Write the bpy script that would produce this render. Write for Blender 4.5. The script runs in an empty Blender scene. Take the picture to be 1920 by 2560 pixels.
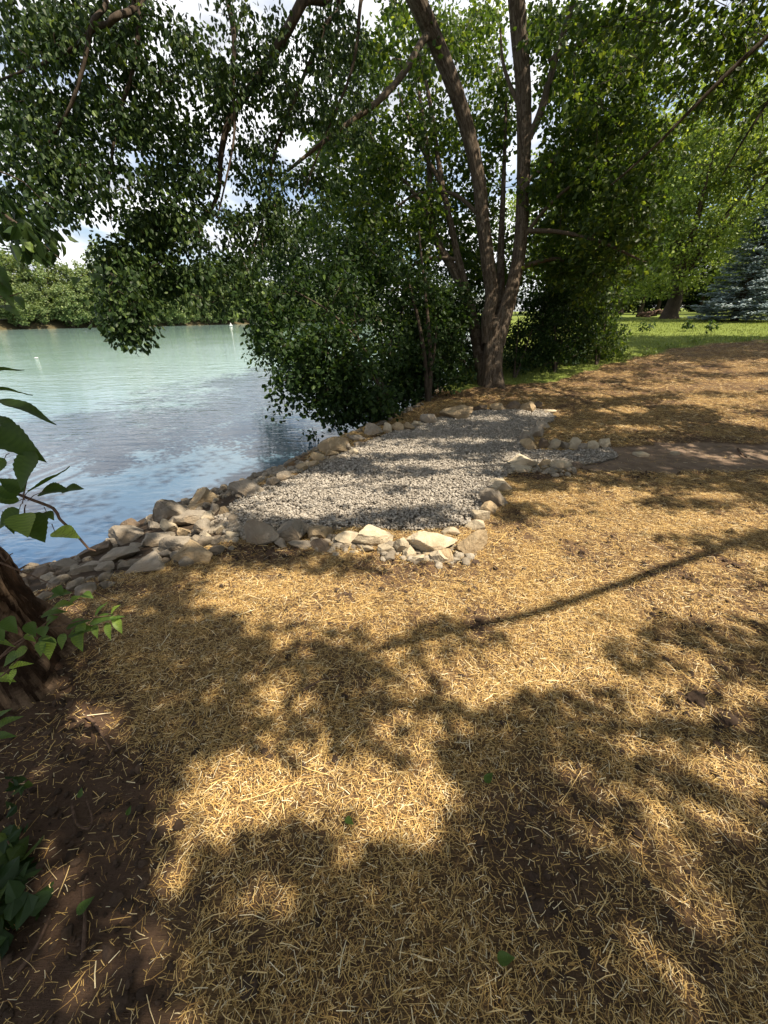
import bpy, bmesh, math, random
import numpy as np
from mathutils import Vector

# ------------------------------------------------------------------ camera, sky, sun, exposure
sc = bpy.context.scene
COL = sc.collection
CAM = np.array([0.0, 0.0, 1.65]); PITCH = math.radians(26.9); FP = 965.0   # focal length in pixels of a 1920x2560 frame
cam = bpy.data.cameras.new("camera"); camo = bpy.data.objects.new("camera", cam); COL.objects.link(camo)
camo.location = CAM; camo.rotation_euler = (math.pi/2 - PITCH, 0, 0)
cam.sensor_fit = 'VERTICAL'; cam.sensor_height = 24.0; cam.lens = 24.0*FP/2560.0
cam.clip_start = 0.05; cam.clip_end = 3000
sc.camera = camo

SUN_EL = math.radians(60); SUN_AZ = math.radians(-18)      # azimuth measured from +x towards +y
SUN = np.array([math.cos(SUN_EL)*math.cos(SUN_AZ), math.cos(SUN_EL)*math.sin(SUN_AZ), math.sin(SUN_EL)])
sun = bpy.data.lights.new("sun", 'SUN'); suno = bpy.data.objects.new("sun", sun); COL.objects.link(suno)
sun.energy = 5.0; sun.angle = math.radians(0.53); sun.color = (1.0, 0.89, 0.71)
suno.rotation_euler = Vector(SUN).to_track_quat('Z', 'Y').to_euler()

world = bpy.data.worlds.new("World"); sc.world = world; world.use_nodes = True
def build_world():
    nt = world.node_tree; N = nt.nodes; L = nt.links; N.clear()
    out = N.new('ShaderNodeOutputWorld'); bg = N.new('ShaderNodeBackground'); bg.inputs[1].default_value = 0.09
    sky = N.new('ShaderNodeTexSky'); sky.sky_type = 'NISHITA'; sky.sun_disc = False
    sky.sun_elevation = SUN_EL; sky.sun_rotation = math.pi/2 - SUN_AZ; sky.dust_density = 1.5; sky.ozone_density = 1.5
    tc = N.new('ShaderNodeTexCoord'); sep = N.new('ShaderNodeSeparateXYZ'); L.new(tc.outputs['Generated'], sep.inputs[0])
    add = N.new('ShaderNodeMath'); add.operation = 'ADD'; add.inputs[1].default_value = 0.22
    mx = N.new('ShaderNodeMath'); mx.operation = 'MAXIMUM'; mx.inputs[1].default_value = 0.0
    L.new(sep.outputs[2], mx.inputs[0]); L.new(mx.outputs[0], add.inputs[0])
    dv = N.new('ShaderNodeVectorMath'); dv.operation = 'DIVIDE'
    cb = N.new('ShaderNodeCombineXYZ')
    for i in range(3): L.new(add.outputs[0], cb.inputs[i])
    L.new(tc.outputs['Generated'], dv.inputs[0]); L.new(cb.outputs[0], dv.inputs[1])
    no = N.new('ShaderNodeTexNoise'); no.inputs['Scale'].default_value = 1.35; no.inputs['Detail'].default_value = 7
    no.inputs['Roughness'].default_value = 0.55; no.inputs['Distortion'].default_value = 0.3
    mp = N.new('ShaderNodeMapping'); mp.inputs['Location'].default_value = (2.3, 0.9, 0.0)
    L.new(dv.outputs[0], mp.inputs[0]); L.new(mp.outputs[0], no.inputs['Vector'])
    rp = N.new('ShaderNodeValToRGB'); rp.color_ramp.elements[0].position = 0.40; rp.color_ramp.elements[1].position = 0.56
    L.new(no.outputs['Fac'], rp.inputs[0])
    n2 = N.new('ShaderNodeTexNoise'); n2.inputs['Scale'].default_value = 3.0; n2.inputs['Detail'].default_value = 5
    L.new(mp.outputs[0], n2.inputs['Vector'])
    cr = N.new('ShaderNodeValToRGB'); cr.color_ramp.elements[0].position = 0.35; cr.color_ramp.elements[1].position = 0.65
    cr.color_ramp.elements[0].color = (4.4, 4.6, 5.0, 1); cr.color_ramp.elements[1].color = (9, 9, 9, 1)
    L.new(n2.outputs['Fac'], cr.inputs[0])
    mix = N.new('ShaderNodeMix'); mix.data_type = 'RGBA'
    L.new(rp.outputs[0], mix.inputs['Factor']); L.new(sky.outputs[0], mix.inputs['A']); L.new(cr.outputs[0], mix.inputs['B'])
    L.new(mix.outputs['Result'], bg.inputs[0]); L.new(bg.outputs[0], out.inputs[0])
build_world()
sc.view_settings.view_transform = 'Standard'; sc.view_settings.look = 'None'
sc.view_settings.exposure = 1.0; sc.view_settings.gamma = 1.0
sc.cycles.max_bounces = 6; sc.cycles.diffuse_bounces = 3; sc.cycles.glossy_bounces = 2
sc.cycles.transmission_bounces = 3; sc.cycles.transparent_max_bounces = 4
sc.cycles.caustics_reflective = False; sc.cycles.caustics_refractive = False

# ------------------------------------------------------------------ numbers and helpers
rng = np.random.default_rng(7)
R = random.Random(11)
S = 1920.0/1659.0
cp, sp = math.cos(PITCH), math.sin(PITCH)
def ray(dx, dy):
    a = dx*S - 960; b = 1280 - dy*S
    return np.array([a, FP*cp + b*sp, b*cp - FP*sp])/FP       # per metre of depth
def at(dx, dy, depth): return CAM + ray(dx, dy)*depth
def proj(P):
    q = np.asarray(P, float) - CAM
    f = q[..., 1]*cp - q[..., 2]*sp; u = q[..., 1]*sp + q[..., 2]*cp
    fs = np.where(f > 0.05, f, 0.05)
    return (960 + FP*q[..., 0]/fs)/S, (1280 - FP*u/fs)/S, f

def hash3(i, j, k):
    h = (i*374761393 + j*668265263 + k*2147483647 + 1013904223) & 0xffffffff
    h = ((h ^ (h >> 13))*1274126177) & 0xffffffff
    return ((h ^ (h >> 16)) & 0xffff)/65535.0
def vnoise(p):
    p = np.asarray(p, float); i = np.floor(p).astype(np.int64); f = p - i; f = f*f*(3 - 2*f)
    r = 0
    for a in (0, 1):
        for b in (0, 1):
            for c in (0, 1):
                w = (f[..., 0] if a else 1-f[..., 0])*(f[..., 1] if b else 1-f[..., 1])*(f[..., 2] if c else 1-f[..., 2])
                r = r + w*hash3(i[..., 0]+a, i[..., 1]+b, i[..., 2]+c)
    return r
def fbm(p, oct=4):
    r = 0; a = 0.5; p = np.asarray(p, float)
    for o in range(oct): r = r + a*(vnoise(p) - 0.5); p = p*2.03 + 7.1; a *= 0.5
    return r
def fbm2(x, y, s, oct=4, z=0.0): return fbm(np.stack([x*s, y*s, np.zeros_like(x)+z], -1), oct)

def inpoly(x, y, poly):
    poly = np.asarray(poly, float); r = np.zeros(np.shape(x), bool); n = len(poly)
    for i in range(n):
        x1, y1 = poly[i]; x2, y2 = poly[(i+1) % n]
        if y1 == y2: continue
        c = ((y1 > y) != (y2 > y)) & (x < (x2-x1)*(y-y1)/(y2-y1) + x1)
        r ^= c
    return r
def polydist(x, y, pl):
    """signed distance to an open polyline, positive on its left"""
    best = np.full(np.shape(x), 1e9); sgn = np.ones(np.shape(x))
    for (x1, y1), (x2, y2) in zip(pl[:-1], pl[1:]):
        dx, dy = x2-x1, y2-y1; t = np.clip(((x-x1)*dx + (y-y1)*dy)/(dx*dx+dy*dy), 0, 1)
        ex, ey = x-(x1+t*dx), y-(y1+t*dy); d = np.hypot(ex, ey)
        c = dx*(y-y1) - dy*(x-x1)
        m = d < best - 1e-9; best = np.where(m, d, best); sgn = np.where(m, np.sign(c), sgn)
    return best*sgn
def sstep(a, b, x): t = np.clip((x-a)/(b-a), 0, 1); return t*t*(3-2*t)

# ------------------------------------------------------------------ terrain
WATER = -0.5
CREST = [(-60,-16),(-20,-6),(-8,-1.6),(-4,.95),(-2.6,1.85),(-2.1,2.15),(-1.65,2.34),(-1.28,2.75),(-1.3,3.2),(-1.35,3.9),(-1.2,4.55),(-.65,5.75),(.3,7.35),(.95,8.6),(1.6,10.2),(2.5,12.5),(4,17),(6.5,26),(13,50),(30,110),(60,170)]
TOE = [(-60,-14),(-20,-4),(-9,.2),(-5.5,1.9),(-3.5,2.95),(-3.03,3.3),(-2.95,3.8),(-2.7,4.5),(-2.2,5.0),(-1.8,5.5),(-1.3,6.5),(-.3,8.1),(.3,9.3),(1.0,10.8),(1.9,12.9),(3.4,17.3),(5.9,26.3),(12,51),(29,111),(59,171)]
FAR = [(-60,-14),(-90,20),(-76,50),(-66,77),(-54,100),(-42,132),(-15,160),(20,168),(59,171)]
def base(x, y):
    u = 0.5*x + 0.86*y
    return 0.072*np.logaddexp(0, (u-8.0)*1.2)/1.2 - 0.058*np.logaddexp(0, (u-29)*0.4)/0.4
def terrain(x, y):
    x = np.asarray(x, float); y = np.asarray(y, float)
    dc = polydist(x, y, CREST); dt = polydist(x, y, TOE)
    b = base(x, y)
    b = np.where(dc > 0, np.minimum(b, .3), b)
    t = np.clip(dc/np.maximum(dc - dt, 1e-4), 0, 1)
    z = np.where(dc <= 0, b, b*(1-t) + WATER*t)
    z = np.where(dt > 0, WATER - 0.45*np.minimum(dt, 4.0) - 0.02, z)
    fd = polydist(x, y, FAR)
    far = (fd > 0) & (dt > 0)
    z = np.where(dt > 0, np.where(far, WATER + 0.5*np.minimum(fd, 3) + 0.03*np.clip(fd-3, 0, 60), np.minimum(z, WATER - 0.2*np.minimum(-fd, 5)-.02)), z)
    # the last stretch between lake edge lines
    return z
def G(dx, dy, tmax=400):
    """where the sight line of a picture point meets the land"""
    r = ray(dx, dy); ts = np.concatenate([np.linspace(0.2, 20, 1200), np.linspace(20, tmax, 3000)])
    P = CAM + r*ts[:, None]; h = terrain(P[:, 0], P[:, 1]); h = np.where(h < WATER, WATER, h)
    k = np.argmax(P[:, 2] <= h)
    if P[k, 2] > h[k]: k = len(ts)-1
    return np.array([P[k, 0], P[k, 1], h[k]]), ts[k]

PAD = [(495,1166),(468,1128),(500,1090),(550,1062),(620,1037),(690,1003),(760,968),(830,942),(900,913),(960,901),(1040,886),(1190,886),(1197,908),(1165,925),(1132,950),(1130,972),(1200,977),(1315,970),(1332,990),(1240,1008),(1140,1006),(1095,1030),(1055,1062),(1045,1100),(1010,1138),(900,1150),(800,1140),(620,1150)]
PADW = [tuple(G(*p)[0][:2]) for p in PAD]
PATH = [(1300,966),(1400,957),(1659,958),(1990,962),(1990,1022),(1659,1016),(1400,1021),(1235,1016)]
PATHW = [tuple(G(*p)[0][:2]) for p in PATH]
SOIL = [(-400,1240),(60,1285),(150,1440),(250,1560),(335,1690),(350,1900),(390,2300),(0,3500),(-900,2500)]
def shore_d(x, y): return polydist(x, y, CREST)
def masks(x, y):
    """share of straw and grass on the land"""
    z = terrain(x, y); px, py, f = proj(np.stack([x, y, z], -1))
    n = fbm2(x, y, 1.7, 4, 3.0)
    pad = inpoly(x, y, PADW); path = inpoly(x + n*.5 + .2*fbm2(x, y, 5, 3, 2), y + n*.5 + .25*fbm2(x, y, 5, 3, 7), PATHW)
    xs = [0, 900, 1040, 1200, 1300, 1400, 1480, 1560, 1659, 2000, 2600, 4000]; ys = [800, 850, 838, 822, 793, 765, 750, 742, 736, 730, 730, 730]
    edge = np.interp(px, xs, ys) + n*16
    grass = ((py < edge) & (f > 3)) | (np.hypot(x, y) > 26) | (y < -8)
    d = shore_d(x, y)
    grass = grass | ((y > 11.5) & (d < 0) & (x < 3.5))
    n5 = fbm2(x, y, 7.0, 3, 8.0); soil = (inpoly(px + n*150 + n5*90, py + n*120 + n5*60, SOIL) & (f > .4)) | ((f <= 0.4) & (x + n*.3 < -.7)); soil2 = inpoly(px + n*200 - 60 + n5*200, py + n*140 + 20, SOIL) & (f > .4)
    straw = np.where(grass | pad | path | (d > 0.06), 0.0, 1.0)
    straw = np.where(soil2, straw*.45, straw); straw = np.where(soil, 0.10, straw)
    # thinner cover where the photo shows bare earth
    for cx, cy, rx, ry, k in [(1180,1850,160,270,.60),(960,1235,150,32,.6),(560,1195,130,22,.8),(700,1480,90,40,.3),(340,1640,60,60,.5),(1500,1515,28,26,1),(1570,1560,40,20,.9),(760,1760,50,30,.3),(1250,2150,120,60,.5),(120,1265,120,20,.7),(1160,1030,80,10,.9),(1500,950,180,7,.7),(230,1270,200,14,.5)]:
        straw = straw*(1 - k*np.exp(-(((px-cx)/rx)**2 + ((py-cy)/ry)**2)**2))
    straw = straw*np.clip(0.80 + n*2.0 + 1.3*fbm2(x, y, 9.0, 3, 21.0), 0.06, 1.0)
    return straw, grass & ((d < 0.3) | (polydist(x, y, FAR) > -4)), pad, path

# ------------------------------------------------------------------ where sunlight reaches the ground (gaps in the crowns overhead)
LIT = [ # cx, cy, rx, ry, amount
 (560,1290,130,45,.9),(760,1290,200,55,1),(960,1280,180,60,1),(880,1180,170,35,1),(1030,1160,45,40,.9),(1250,1180,220,42,.9),(1480,1130,200,28,.75),
 (1260,1255,230,50,1),(1460,1230,160,40,.9),(1600,1220,80,30,.8),(1400,1310,260,28,.8),(1560,1390,110,20,.35),(1220,1360,120,36,.9),(1060,1470,160,50,.75),(900,1420,70,30,.6),
 (1450,1468,80,26,.9),(1600,1510,60,28,.9),(1490,1545,70,24,.9),(590,1510,48,52,.75),(330,1425,80,20,.4),(640,1380,110,25,.45),
 (860,1590,80,38,.6),(700,1700,250,70,1),(520,1740,160,60,.9),(860,1730,130,80,.95),(880,1815,110,30,.7),(430,1760,70,50,.5),
 (1580,1665,90,46,1),(1659,1700,60,30,.7),(1400,1890,60,45,.35),(545,2080,30,24,.5),(195,1558,60,26,.7),(30,1660,60,26,.4),(100,1720,30,14,.4),(300,1680,30,18,.3),
 (420,1255,55,20,.4),(480,1270,60,25,.6),(410,1185,50,16,.7),(340,1205,16,16,.7),(470,1140,60,28,.7),
 (700,1960,220,70,.38),(1450,2060,200,110,.38),(560,2160,220,60,.35),(1500,1780,150,50,.35),(420,1540,120,50,.25),(1150,1700,120,60,.35),(1300,1560,120,40,.45),(950,1560,120,30,.35),(1590,1980,80,70,.4),(250,1330,120,25,.3),
 # the pad
 (850,1042,230,9,.85),(940,955,150,6,.55),(700,1060,120,8,.8),(1090,1050,60,6,.5),
 (720,1085,180,20,.95),(900,1080,110,14,.9),(640,1108,110,16,.8),(760,1050,130,9,.6),(600,1100,50,14,.7),(900,1005,120,9,.8),(1010,1010,50,7,.6),(860,975,110,8,.75),
 (990,1058,60,8,.8),(980,1033,50,7,.6),(700,1030,60,7,.6),(1150,893,50,7,.8),(1050,905,60,5,.4),(760,990,50,7,.5),(1020,1128,40,10,.7),(840,1120,40,8,.4),(1140,1000,60,9,.6),(1205,1004,30,6,.6),
 # field to the right
 (1180,1075,70,12,.9),(1330,1068,110,10,.8),(1290,1095,110,8,.6),(1520,1072,60,7,.7),(1620,1100,60,8,.5),(1450,1100,60,7,.4),(1640,1040,40,6,.4),
 (1340,888,70,6,.7),(1440,838,55,6,.55),(1590,757,90,7,.7),(1600,800,60,5,.5),(1480,900,40,5,.3),(1200,850,60,5,.5),(1420,1000,40,5,.6),(1590,985,70,5,.6),(1560,1000,50,4,.5),(1500,975,30,4,.4),(1270,830,60,5,.4),(1060,860,80,6,.4),
 (1600,830,120,10,.6),(1540,868,120,8,.5),(1620,775,70,6,.6),(1330,850,80,6,.5),(1620,910,70,6,.5),(1380,925,80,5,.4),
 (1500,712,200,13,1),(1750,705,150,12,1),(1600,706,120,12,1),(1400,675,60,5,.8)]
DARK = [(720,1142,150,11,.7),(560,1160,80,30,.8),(820,1120,120,10,.7),(700,1100,60,6,.5)]
# darker lobes that cut into the lit straw, as leaves do
def light(x, y):
    z = terrain(x, y); px, py, f = proj(np.stack([x, y, np.maximum(z, WATER)], -1))
    n = fbm2(x, y, 2.6, 4, 9.0); wob = 1 + n*1.1
    v = np.zeros(np.shape(x))
    for cx, cy, rx, ry, a in LIT:
        q = np.sqrt(((px-cx)/rx)**2 + ((py-cy)/ry)**2)*wob
        v = np.maximum(v, a*np.clip(1.8 - q*1.15, 0, 1))
    for cx, cy, rx, ry, a in DARK:
        q = np.sqrt(((px-cx)/rx)**2 + ((py-cy)/ry)**2)*wob
        v = v*(1 - a*np.clip(1.6 - q*1.15, 0, 1))
    v = np.where(f < 0.5, 0.1, v)
    far = np.hypot(x, y) > 60
    return np.where(far, 1.0, v)
def shadow_xy(P):
    """where the sunbeam through a point lands"""
    P = np.asarray(P, float); g = terrain(P[:, 0], P[:, 1])*0
    for _ in range(3):
        t = (P[:, 2] - g)/SUN[2]; x = P[:, 0] - SUN[0]*t; y = P[:, 1] - SUN[1]*t; g = np.maximum(base(x, y), -.2)
    return x, y

# ------------------------------------------------------------------ mesh helpers
def mesh_np(name, V, F, mats=(), smooth=False, attrs=None, midx=None):
    """F: list of (k-column index arrays)"""
    me = bpy.data.meshes.new(name); V = np.asarray(V, np.float32).reshape(-1, 3)
    if isinstance(F, np.ndarray): F = [F]
    F = [f for f in F if len(f)]
    me.vertices.add(len(V)); me.vertices.foreach_set('co', V.ravel())
    tot = np.concatenate([np.full(len(f), f.shape[1], np.int32) for f in F]); idx = np.concatenate([f.ravel() for f in F]).astype(np.int32)
    start = np.concatenate([[0], np.cumsum(tot)[:-1]]).astype(np.int32)
    me.loops.add(len(idx)); me.loops.foreach_set('vertex_index', idx)
    me.polygons.add(len(tot)); me.polygons.foreach_set('loop_start', start); me.polygons.foreach_set('loop_total', tot)
    if smooth: me.polygons.foreach_set('use_smooth', np.ones(len(tot), bool))
    else: me.polygons.foreach_set('use_smooth', np.zeros(len(tot), bool))
    for k, (dom, arr) in (attrs or {}).items():
        a = me.attributes.new(k, 'FLOAT', dom); a.data.foreach_set('value', np.asarray(arr, np.float32))
    for m in mats: me.materials.append(m)
    if midx is not None: me.polygons.foreach_set('material_index', np.asarray(midx, np.int32))
    me.update(calc_edges=True); return me
def link(name, me, parent=None, **props):
    o = bpy.data.objects.new(name, me); COL.objects.link(o)
    if parent is not None: o.parent = parent
    for k, v in props.items(): o[k] = v
    return o
def thing(name, label, cat, loc=(0, 0, 0), group=None):
    o = bpy.data.objects.new(name, None); COL.objects.link(o); o.location = loc; o.empty_display_size = .2
    o['label'] = label; o['category'] = cat
    if group: o['group'] = group
    return o
def childpos(o, me):
    """meshes are written in world space; shift them so the thing's empty can stand at its base"""
    l = o.location; n = len(me.vertices); a = np.empty(n*3, np.float32); me.vertices.foreach_get('co', a)
    a = a.reshape(-1, 3) - np.array(l, np.float32); me.vertices.foreach_set('co', a.ravel()); me.update()
def part(name, me, root): childpos(root, me); return link(name, me, root)

class Soup:
    def __init__(s): s.V = []; s.F = {}; s.n = 0; s.A = {}
    def add(s, V, F, rnd=None):
        V = np.asarray(V).reshape(-1, 3); k = F.shape[1]
        s.V.append(V); s.F.setdefault(k, []).append(F + s.n)
        s.A.setdefault(k, []).append(np.asarray(rnd, float) if rnd is not None else np.zeros(len(F))); s.n += len(V)
    def mesh(s, name, mats, smooth=False):
        ks = sorted(s.F); F = [np.concatenate(s.F[k]) for k in ks]; A = np.concatenate([np.concatenate(s.A[k]) for k in ks])
        return mesh_np(name, np.concatenate(s.V), F, mats, smooth, {'rnd': ('FACE', A)})

def unit(v): v = np.asarray(v, float); return v/np.maximum(np.linalg.norm(v, axis=-1, keepdims=True), 1e-9)
def smooth_path(P, Rr, step):
    P = np.asarray(P, float); Rr = np.asarray(Rr, float); n = len(P)
    if n < 3:
        m = max(2, int(np.linalg.norm(P[-1]-P[0])/step)+1); t = np.linspace(0, 1, m)[:, None]
        return P[0]*(1-t)+P[-1]*t, np.interp(t[:, 0], [0, 1], [Rr[0], Rr[-1]])
    out = []; ro = []
    Q = np.vstack([2*P[0]-P[1], P, 2*P[-1]-P[-2]])
    for i in range(n-1):
        p0, p1, p2, p3 = Q[i:i+4]; m = max(2, int(np.linalg.norm(p2-p1)/step)+1)
        for t in np.linspace(0, 1, m, endpoint=False):
            out.append(.5*((2*p1)+(-p0+p2)*t+(2*p0-5*p1+4*p2-p3)*t*t+(-p0+3*p1-3*p2+p3)*t**3)); ro.append(Rr[i]*(1-t)+Rr[i+1]*t)
    out.append(P[-1]); ro.append(Rr[-1]); return np.array(out), np.array(ro)
def tube(soup, P, Rr, n=6, step=None, rough=0.0, seed=0.0, flare=0.0, rnd=0.6, cap=True, lobes=0, furrow=0, nf=20):
    P = np.asarray(P, float)
    if step: P, Rr = smooth_path(P, Rr, step)
    Rr = np.asarray(Rr, float); m = len(P); T = unit(np.gradient(P, axis=0))
    up = np.array([0.31, .17, .93]) if abs(T[0][2]) < .8 else np.array([1., .1, 0])
    A = [];
    a = unit(np.cross(T[0], up))
    for i in range(m):
        a = unit(a - T[i]*np.dot(a, T[i])); A.append(a)
    A = np.array(A); B = np.cross(T, A)
    th = np.linspace(0, 2*math.pi, n, endpoint=False)
    ring = np.cos(th)[None, :, None]*A[:, None, :] + np.sin(th)[None, :, None]*B[:, None, :]
    rad = Rr[:, None]*np.ones((1, n))
    if lobes:
        h = np.linalg.norm(P-P[0], axis=1); rad = rad*(1 + lobes*np.exp(-h/.35)[:, None]*(0.35*np.cos(5*th+seed)+.2*np.cos(3*th+2*seed)+.25)[None, :])
    if rough:
        q = ring*2.2 + P[:, None, :]*np.array([1.2, 1.2, .8]) + seed
        rad = rad*(1 + rough*2*fbm(q, 3)) + Rr[:, None]*rough*.5*fbm(ring*7 + P[:, None, :]*1.6 + seed, 2)
    dep = None
    if furrow:
        h = np.concatenate([[0], np.cumsum(np.linalg.norm(np.diff(P, axis=0), axis=1))])
        hh, tt = np.meshgrid(h, th, indexing='ij'); c = nf/6.283
        w = .9*fbm(np.stack([np.cos(tt)*2, np.sin(tt)*2, hh*3.0 + seed], -1), 3)
        q = np.stack([np.cos(tt+w)*c, np.sin(tt+w)*c, hh*4.5 + seed], -1); e = 1 - np.abs(vnoise(q) - .5)*2
        e2 = 1 - np.abs(vnoise(q*np.array([2.3, 2.3, 3.1]) + 9) - .5)*2
        rad = rad - furrow*(e**3*.8 + e2**3*.35); dep = np.clip(e**3*.9 + e2**3*.35, 0, 1)
    V = P[:, None, :] + ring*rad[..., None]
    i = np.arange(m-1)[:, None]; j = np.arange(n)[None, :]; j2 = (j+1) % n
    F = np.stack([i*n+j, i*n+j2, (i+1)*n+j2, (i+1)*n+j], -1).reshape(-1, 4)
    soup.add(V, F, np.full(len(F), rnd) if dep is None else .35*fbm(V[:-1]*9, 2).ravel() + 1 - dep[:-1].ravel())
    return P
def leaf_soup(pos, d, nrm, L, W, rnd, fold=.18, droop=.12, soup=None, star=False):
    N = len(pos); d = unit(d); s = unit(np.cross(d, nrm)); u = np.cross(s, d)
    L = np.broadcast_to(L, N)[:, None]; W = np.broadcast_to(W, N)[:, None]
    V = np.empty((N, 6, 3))
    V[:, 0] = pos
    V[:, 1] = pos + d*L*.30 + s*W*.50 - u*W*fold
    V[:, 2] = pos + d*L*.66 + s*W*.36 - u*(W*fold + L*droop*.5)
    V[:, 3] = pos + d*L - u*L*droop
    V[:, 4] = pos + d*L*.66 - s*W*.36 - u*(W*fold + L*droop*.5)
    V[:, 5] = pos + d*L*.30 - s*W*.50 - u*W*fold
    b = np.arange(N)[:, None]*6
    F = np.concatenate([b + np.array([0, 1, 2, 3]), b + np.array([0, 3, 4, 5])], 1).reshape(-1, 4)
    soup.add(V, F, np.repeat(rnd, 2))
def rand_unit(n):
    v = rng.normal(size=(n, 3)); return unit(v)

# ------------------------------------------------------------------ materials
def mat(name):
    m = bpy.data.materials.new(name); m.use_nodes = True; nt = m.node_tree
    b = nt.nodes['Principled BSDF']; return m, nt, b
def nn(nt, t, **k):
    n = nt.nodes.new(t)
    for a, v in k.items(): setattr(n, a, v)
    return n
def noise(nt, scale, detail=4, rough=.55, vec=None, dist=0):
    n = nn(nt, 'ShaderNodeTexNoise'); n.inputs['Scale'].default_value = scale; n.inputs['Detail'].default_value = detail
    n.inputs['Roughness'].default_value = rough; n.inputs['Distortion'].default_value = dist
    if vec is not None: nt.links.new(vec, n.inputs['Vector'])
    return n
def ramp(nt, fac, stops):
    r = nn(nt, 'ShaderNodeValToRGB'); e = r.color_ramp.elements
    while len(e) < len(stops): e.new(.5)
    for x, (p, c) in zip(e, stops): x.position = p; x.color = (*c, 1) if len(c) == 3 else c
    nt.links.new(fac, r.inputs[0]); return r
def bump(nt, h, strength, dist, b, normal=None):
    n = nn(nt, 'ShaderNodeBump'); n.inputs['Strength'].default_value = strength; n.inputs['Distance'].default_value = dist
    nt.links.new(h, n.inputs['Height'])
    if normal is not None: nt.links.new(normal, n.inputs['Normal'])
    nt.links.new(n.outputs[0], b.inputs['Normal']); return n
def coords(nt, scale=(1, 1, 1)):
    tc = nn(nt, 'ShaderNodeTexCoord'); mp = nn(nt, 'ShaderNodeMapping'); mp.inputs['Scale'].default_value = scale
    nt.links.new(tc.outputs['Object'], mp.inputs[0]); return mp.outputs[0]
def mixc(nt, fac, a, b_, mode='MIX'):
    m = nn(nt, 'ShaderNodeMix', data_type='RGBA', blend_type=mode)
    for s, v in (('Factor', fac), ('A', a), ('B', b_)):
        if isinstance(v, (int, float)): m.inputs[s].default_value = v
        elif isinstance(v, tuple): m.inputs[s].default_value = (*v, 1)
        else: nt.links.new(v, m.inputs[s])
    return m.outputs['Result']
def leaf_mat(name, c0, c1, c2, trans=.45, spec=.35, rough=.5, tcol=1.6):
    m, nt, b = mat(name); at_ = nn(nt, 'ShaderNodeAttribute', attribute_name='rnd')
    r = ramp(nt, at_.outputs['Fac'], [(0, c0), (.55, c1), (.93, c2), (1, tuple(min(1, x*1.5) for x in c2))])
    nt.links.new(r.outputs[0], b.inputs['Base Color']); b.inputs['Roughness'].default_value = rough; b.inputs['Specular IOR Level'].default_value = spec
    t = nn(nt, 'ShaderNodeBsdfTranslucent'); h = mixc(nt, 1.0, r.outputs[0], (tcol, tcol*.95, tcol*.45), 'MULTIPLY')
    nt.links.new(h, t.inputs[0])
    mx = nn(nt, 'ShaderNodeMixShader'); mx.inputs[0].default_value = trans
    nt.links.new(b.outputs[0], mx.inputs[1]); nt.links.new(t.outputs[0], mx.inputs[2])
    nt.links.new(mx.outputs[0], nt.nodes['Material Output'].inputs[0]); return m
M = {}
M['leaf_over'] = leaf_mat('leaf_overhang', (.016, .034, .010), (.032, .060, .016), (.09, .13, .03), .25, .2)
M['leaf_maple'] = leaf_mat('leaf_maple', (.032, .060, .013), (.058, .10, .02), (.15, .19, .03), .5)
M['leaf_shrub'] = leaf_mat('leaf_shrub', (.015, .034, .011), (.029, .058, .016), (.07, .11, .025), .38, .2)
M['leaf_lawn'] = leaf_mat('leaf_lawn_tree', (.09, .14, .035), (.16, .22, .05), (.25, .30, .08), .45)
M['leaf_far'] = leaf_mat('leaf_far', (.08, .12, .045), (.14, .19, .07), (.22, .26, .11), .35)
M['leaf_conifer'] = leaf_mat('needle_green', (.03, .07, .03), (.05, .11, .045), (.08, .15, .06), .15)
M['leaf_blue'] = leaf_mat('needle_blue', (.10, .15, .16), (.19, .245, .26), (.32, .38, .40), .1)
M['leaf_near'] = leaf_mat('leaf_near', (.045, .085, .018), (.085, .15, .028), (.20, .29, .05), .45)
M['grass'] = leaf_mat('grass_blades', (.11, .14, .03), (.16, .19, .045), (.23, .26, .08), .35)

def bark_mat(name, c0, c1, sx, sz, dist=.02, attr=False, lo=(.16, .13, .11)):
    m, nt, b = mat(name); v = coords(nt, (sx, sx, sz)); n = noise(nt, 1.0, 5, .6, v, .6)
    n2 = noise(nt, 3.0, 4, .6, coords(nt))
    r = ramp(nt, n.outputs['Fac'], [(.38, c0), (.62, c1)])
    c = mixc(nt, n2.outputs['Fac'], r.outputs[0], tuple(x*.55 for x in c1))
    if attr:
        a = nn(nt, 'ShaderNodeAttribute', attribute_name='rnd'); k = ramp(nt, a.outputs['Fac'], [(.25, lo), (.75, (1, 1, 1))]); c = mixc(nt, 1.0, c, k.outputs[0], 'MULTIPLY')  # furrow depth also darkens the colour, painting shade into the cracks
    nt.links.new(c, b.inputs['Base Color'])
    b.inputs['Roughness'].default_value = .9; b.inputs['Specular IOR Level'].default_value = .15
    bump(nt, n.outputs['Fac'], 1.0, dist, b); return m
M['bark'] = bark_mat('bark_maple', (.05, .032, .022), (.22, .15, .10), 38, 6, .03)
M['bark_ridged'] = bark_mat('bark_ridged', (.08, .060, .044), (.20, .155, .115), 46, 7, .02, True, (.5, .46, .42))
M['bark_deep'] = bark_mat('bark_furrowed', (.12, .075, .045), (.27, .18, .115), 40, 12, .03, True)
M['bark_dark'] = bark_mat('bark_branch', (.03, .022, .016), (.10, .075, .055), 30, 8, .01)
M['twig'] = bark_mat('twig_brown', (.05, .03, .02), (.19, .12, .085), 60, 30, .003)

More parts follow.
